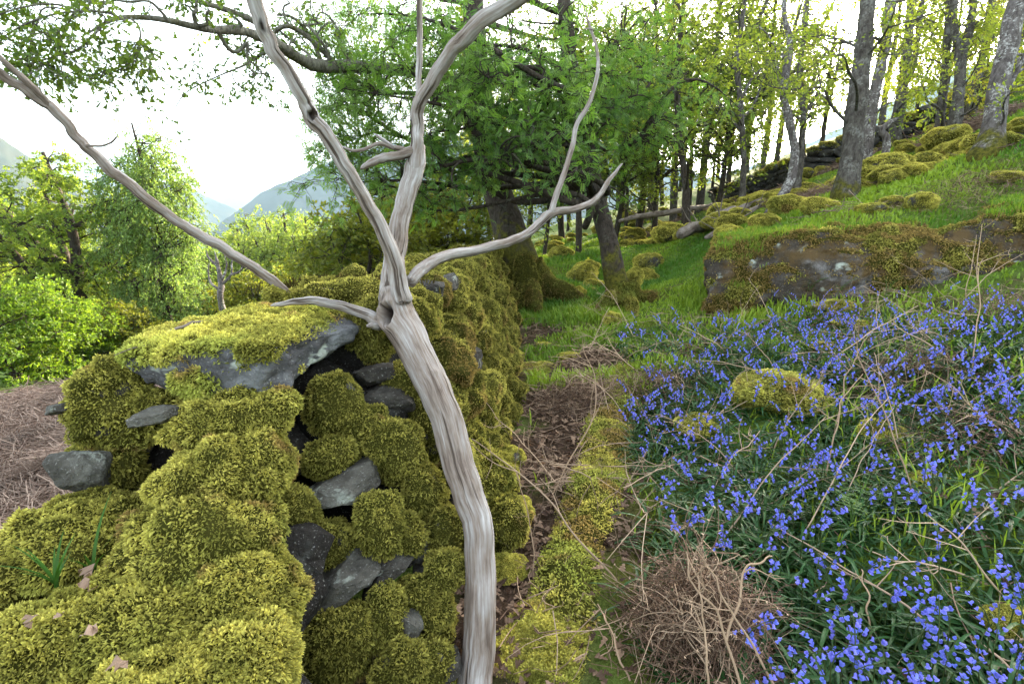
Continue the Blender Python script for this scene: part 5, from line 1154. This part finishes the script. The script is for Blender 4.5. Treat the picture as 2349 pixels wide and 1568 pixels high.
MAN = [([(2228, 870, 4.3), (2240, 740, 4.35), (2245, 640, 4.4), (2252, 520, 4.45)], .007, 6, 'tallest upright dead bracken stem with side twigs, at the right before the boulder'),
       ([(2215, 700, 4.8), (2225, 620, 4.8), (2240, 540, 4.85)], .005, 3, 'dead bracken stem close beside the tallest upright one'),
       ([(1895, 1110, 3.3), (1915, 1000, 3.3), (1930, 920, 3.32), (1975, 860, 3.35)], .007, 4, 'pale upright stem leaning right above the rounded mossy stone'),
       ([(1905, 1000, 3.35), (1935, 900, 3.4), (1945, 850, 3.45), (1980, 780, 3.5)], .006, 3, 'pale stem crossing the leaning one in the bluebells'),
       ([(2090, 1130, 3.0), (2030, 950, 3.1), (1985, 850, 3.2), (1965, 790, 3.25)], .006, 4, 'long pale stem slanting down to the right from the bluebells'),
       ([(1140, 1440, 1.95), (1190, 1448, 1.98), (1260, 1470, 2.0), (1330, 1490, 2.02)], .008, 2, 'thick tan stalk lying level beside the dead trunk foot'),
       ([(1265, 1140, 2.9), (1310, 1050, 2.95), (1360, 960, 3.0), (1370, 880, 3.05), (1340, 800, 3.1)], .006, 5, 'arching stem over the mossy ridge by the dark hollow'),
       ([(1225, 1330, 2.3), (1215, 1230, 2.35), (1200, 1130, 2.4), (1180, 1080, 2.45)], .005, 2, 'thin stem standing behind the dead trunk, above the fallen leaves'),
       ([(1440, 1560, 1.75), (1400, 1450, 1.85), (1370, 1390, 1.95)], .006, 2, 'tan stalk slanting at the bottom edge right of the trunk'),
       ([(1700, 1600, 1.52), (1640, 1400, 1.54), (1590, 1320, 1.56), (1575, 1260, 1.58)], .006, 4, 'tallest stalk rising from the brown bracken heap'),
       ([(1790, 1600, 1.55), (1700, 1440, 1.56), (1640, 1330, 1.57), (1610, 1290, 1.58)], .0055, 4, 'stalk over the right side of the bracken heap'),
       ([(1615, 1600, 1.5), (1610, 1430, 1.51), (1600, 1320, 1.53)], .005, 3, 'straight stalk in the middle of the bracken heap'),
       ([(1670, 1480, 1.58), (1700, 1340, 1.6), (1740, 1290, 1.62), (1775, 1270, 1.65)], .006, 1, 'bare forked stalk leaning right out of the bracken heap'),
       ([(2000, 1460, 2.1), (1985, 1360, 2.15), (1975, 1310, 2.2)], .006, 1, 'short cut stalk standing in the near bluebells'),
       ([(1250, 1555, 1.75), (1300, 1530, 1.78), (1340, 1500, 1.8)], .007, 1, 'short tan stalk at the bottom edge near the trunk'),
       ([(2349, 1020, 3.3), (2250, 950, 3.4), (2180, 880, 3.5), (2120, 850, 3.6)], .005, 5, 'long fine stem spreading across the right edge of the bluebells'),
       ([(1650, 1180, 2.6), (1800, 1170, 2.65), (1960, 1160, 2.7), (2100, 1190, 2.75)], .005, 4, 'long stem lying level through the middle of the bluebells'),
       ([(2060, 1010, 3.2), (2180, 1045, 3.15), (2349, 1075, 3.1)], .0045, 3, 'pale stem lying level right of the rounded mossy stone')]
for i, (lst, r, fk, lab) in enumerate(MAN):
    g0, t0 = G(lst[0][0], lst[0][1]); t0 -= .02; t0 = lst[0][2] if 'heap' in lab else t0; k = t0/lst[0][2]; q = pg([(u, v, t*k) for u, v, t in lst])
    for z in q: z[2] = max(z[2], float(H(z[0], z[1])) + .01)
    stem(q, r*.75*k, 1000 + i, lab, fk, col=(.36, .25, .165))
g = np.random.default_rng(400)
for i in range(120):
    x, y = polar(g, 1, .06, .85, 1.7, 7.5, 1.0); x, y = float(x[0]), float(y[0])
    if x < .2: continue
    z = float(H(np.array(x), np.array(y))); a = g.uniform(0, 6.28); L = g.uniform(.3, .8); d = np.array([math.cos(a), math.sin(a), 0]); k = g.random() < .35
    up = g.uniform(.5, 1.3) if k else g.uniform(.05, .3)
    b = np.array([x, y, z + .01]); m = b + d*L*.5 + np.array([0, 0, L*.5*up]); e = b + d*L + np.array([0, 0, L*up*(.75 if k else .3) + .03])
    stem([b, m, e], g.uniform(.0028, .005), 1100 + i, 'dry tan bracken stem arching over the ground between wall and boulder', g.integers(2, 6), 'dry bracken stems between wall and boulder', col=(.36, .26, .18))
def heap(u, v, r, n, seed, tall=.28):
    g = np.random.default_rng(seed); c, t = G(u, v); a = Acc()
    for k in range(n):
        q = c + np.array([g.normal()*r*.55, g.normal()*r*.5, 0]); rad = np.hypot(*(q - c)[:2])/r
        z = float(H(q[0], q[1])) + tall*max(0, 1 - rad*.75)*g.uniform(0, 1); d = nrm(np.array([g.normal(), g.normal(), g.normal()*.5])); L = g.uniform(.06, .26)
        PL = catmull([np.array([q[0], q[1], z]), np.array([q[0], q[1], z]) + d*L*.5 + g.normal(size=3)*.03, np.array([q[0], q[1], z]) + d*L + g.normal(size=3)*.05 - np.array([0, 0, .03])], 7)
        V, F = tubes(PL[None], np.linspace(.002, .0009, 7)[None]*g.uniform(.6, 1.5), 3); cc = (np.array([.12, .075, .05])*g.uniform(.5, 1.6) if g.random() < .72 else np.array([.33, .235, .16])*g.uniform(.7, 1.2)); a.add(V, F, cc)
        if k % 3 == 0:   # dry pinnae
            for s in (-1, 1):
                sd_ = nrm(np.cross(d, g.normal(size=3)))*s
                for j in range(1, 7):
                    b = PL[j]; tip = b + sd_*.018*(1.2 - j*.12) + d*.004; w = d*.003
                    a.add(np.array([b - w, b + w, tip]), np.array([[0, 1, 2]]), cc*1.3)
    return a
hp = heap(1600, 1480, .22, 1500, 500, .42); tag(obj('bracken_heap', hp.mesh('bracken_heap', M_STRAW)), 'collapsed brown heap of dead bracken in front of the bluebells', 'bracken')
for i, (u, v, r, n, tl, lab) in enumerate([(1330, 935, .34, 900, .30, 'tangle of dead bracken hanging over the dark hollow in the path'), (1480, 900, .40, 700, .2, 'tangle of dead bracken at the left edge of the bluebells'), (2280, 730, .5, 500, .3, 'clump of grey dead bracken at the right end of the boulder'), (2240, 460, .9, 900, .35, 'low brown mat of dead bracken on the slope above the boulder'), (2090, 880, .4, 420, .18, 'tangle of dead stems behind the rounded mossy stone'), (2200, 1010, .4, 420, .15, 'flattened dead bracken at the right of the bluebells')]):
    tag(obj('bracken_tangle', heap(u, v, r, n, 510 + i, tl).mesh('bracken_tangle', M_STRAW)), lab, 'bracken')
# young ferns
def fern(u, v, h, seed, label):
    g = np.random.default_rng(seed); c, t = G(u, v); a = Acc()
    for k in range(3):
        az = g.uniform(0, 6.28); o = np.array([math.cos(az), math.sin(az), 0]); s = np.linspace(0, 1, 12)
        C = o*(h*.5*s**2)[:, None] + np.array([0, 0, 1])*(h*(s - .25*s**3))[:, None]; V, F = tubes(C[None], np.linspace(.003, .001, 12)[None], 4); cc = np.array([.075, .15, .03])*g.uniform(.8, 1.2); a.add(V, F, cc)
        for j in range(4, 12):
            sd_ = np.array([-o[1], o[0], 0]); l = h*.28*(1.1 - j/12)
            for q in (-1, 1):
                for m in range(4):
                    b = C[j] + sd_*q*l*(m + .3)/4 + np.array([0, 0, .004]); w = l*.16*(1.1 - m/5)
                    dd = nrm(sd_*q + np.array([0, 0, .25])); e = np.cross(dd, [0, 0, 1.]) 
                    a.add(np.array([b, b + dd*l/7 + e*w, b + dd*l/3.2, b + dd*l/7 - e*w]), np.array([[0, 1, 2, 3]]), cc)
    tag(obj('fern', a.mesh('fern', M_GRASS, smooth=False), None, c), label, 'fern')
for i, (u, v, h, lab) in enumerate([(1800, 690, .35, 'young green fern before the middle of the boulder'), (1850, 690, .4, 'tallest young fern in front of the boulder'), (1920, 690, .38, 'young fern standing on the mossy stone before the boulder'), (2030, 690, .35, 'young fern near the right part of the boulder'), (1790, 800, .4, 'pale spreading fern behind the wide bright mossy stone'), (1950, 1220, .3, 'small fern in the middle of the bluebells')]): fern(u, v, h, 600 + i, lab)
# grass tuft, fallen leaves on the heap, haircap moss on the wall top, twigs
def tuft(p, n, h, seed, label, w=.005):
    g = np.random.default_rng(seed); a = Acc()
    for k in range(n):
        az = g.uniform(0, 6.28); o = np.array([math.cos(az), math.sin(az), 0]); s = np.linspace(0, 1, 7); L = h*g.uniform(.6, 1.2); ln = g.uniform(.3, .8)
        C = o*(L*ln*s**1.5)[:, None] + np.array([0, 0, 1])*(L*(s - .35*ln*s**2))[:, None]; sd_ = np.array([-o[1], o[0], 0]); ww = w*(1 - s**2)[:, None]
        V = np.stack([C - sd_*ww, C + sd_*ww], 1).reshape(-1, 3); i = np.arange(6)[:, None]*2; a.add(V, i + np.array([[0, 1, 3, 2]]), np.array([.05, .13, .02])*g.uniform(.7, 1.3))
    tag(obj('grass_tuft', a.mesh('grass_tuft', M_GRASS), None, p), label, 'grass')
tuft(P(130, 1345, 1.36), 11, .15, 71, 'tuft of broad green grass blades growing out of the mossy heap')
tuft(P(215, 1320, 1.45), 7, .20, 72, 'taller pair of grass blades right of the tuft on the mossy heap')
g = np.random.default_rng(81)
for i, (u, v, t, s, lab) in enumerate([(205, 1320, 1.38, .055, 'curled pale dead leaf beside the grass on the mossy heap'), (225, 1345, 1.34, .05, 'crumpled brown dead leaf just below the curled pale one'), (180, 1465, 1.16, .05, 'dead oak leaf in the middle of the mossy heap'), (60, 1440, 1.2, .04, 'dead leaf at the left edge of the mossy heap'), (285, 1215, 1.56, .035, 'small pink dead leaf tucked under the moss cushion'), (290, 1530, 1.05, .04, 'dead leaf low on the mossy heap'), (240, 1300, 1.44, .035, 'small dead leaf above the curled pale one'), (150, 1400, 1.25, .035, 'dead leaf between the grass tuft and the oak leaf')]):
    V = T_OAK[0]*np.array([1.3, 1, 4.0])*s*.95; V = V + g.normal(size=V.shape)*s*.10; R = rotz(g.uniform(0, 6.28)) @ rotx(g.uniform(-.3, .5))
    c = np.array([.30, .205, .145])*g.uniform(.6, 1.25)
    d = nrm(CAM - P(u, v, t)); tag(obj('fallen_leaf', mesh('fallen_leaf', V @ R.T, T_OAK[1], M_DEADLEAF, np.tile(c, (len(V), 1)), smooth=False), None, P(u, v, t) + d*.012), lab, 'leaf')
def haircap(u, v, t, r, n, seed, label):
    g = np.random.default_rng(seed); c = P(u, v, t); x = g.normal(size=(n, 2))*np.array([r, r*.5]); p = np.stack([x[:, 0], x[:, 1], g.uniform(-.06, -.02, n)], 1)
    s = np.linspace(0, 1, 4); d = nrm(np.stack([g.normal(size=n)*.3, g.normal(size=n)*.3, np.ones(n)], 1)); PL = p[:, None] + d[:, None]*(g.uniform(.05, .10, n)[:, None]*s)[..., None]
    V, F = tubes(PL, np.repeat(np.array([[.003, .005, .0045, .001]]), n, 0), 4); q = g.uniform(0, 1, (n, 1)); cc = np.array([.05, .035, .012])*(1 - q) + np.array([.10, .085, .02])*q
    tag(obj('haircap_moss', mesh('haircap_moss', V, F, M_MOSS, np.repeat(cc, 16, 0)), None, c, 'stuff'), label, 'moss')
haircap(800, 652, 3.3, .2, 900, 91, 'dark reddish haircap moss on the wall top behind the dead tree')
for i, (lst, lab) in enumerate([([(380, 765, 1.95, 8), (420, 748, 1.97, 7), (445, 738, 2.0, 7), (470, 738, 2.02, 4)], 'grey twig lying across the top of the slab'), ([(262, 815, 1.75, 2), (300, 800, 1.78, 3), (340, 790, 1.8, 3)], 'thin twig poking out at the left tip of the slab')]):
    p_, r_ = pth(lst); b = p_[0]; V, F, gr = limb(p_, r_, 8, .01, 90 + i, .1, .3); tag(obj('fallen_twig', mesh('fallen_twig', V - b, F, M_WOODD, attrs={'grain': gr[0], 'rot': gr[1]}), None, b), lab, 'twig')

tot = sum(len(m.loop_triangles) if m.loop_triangles else 0 for m in bpy.data.meshes)
print('objects', len(S.objects), 'tris approx', sum(len(m.loops) - 2*len(m.polygons) for m in bpy.data.meshes))
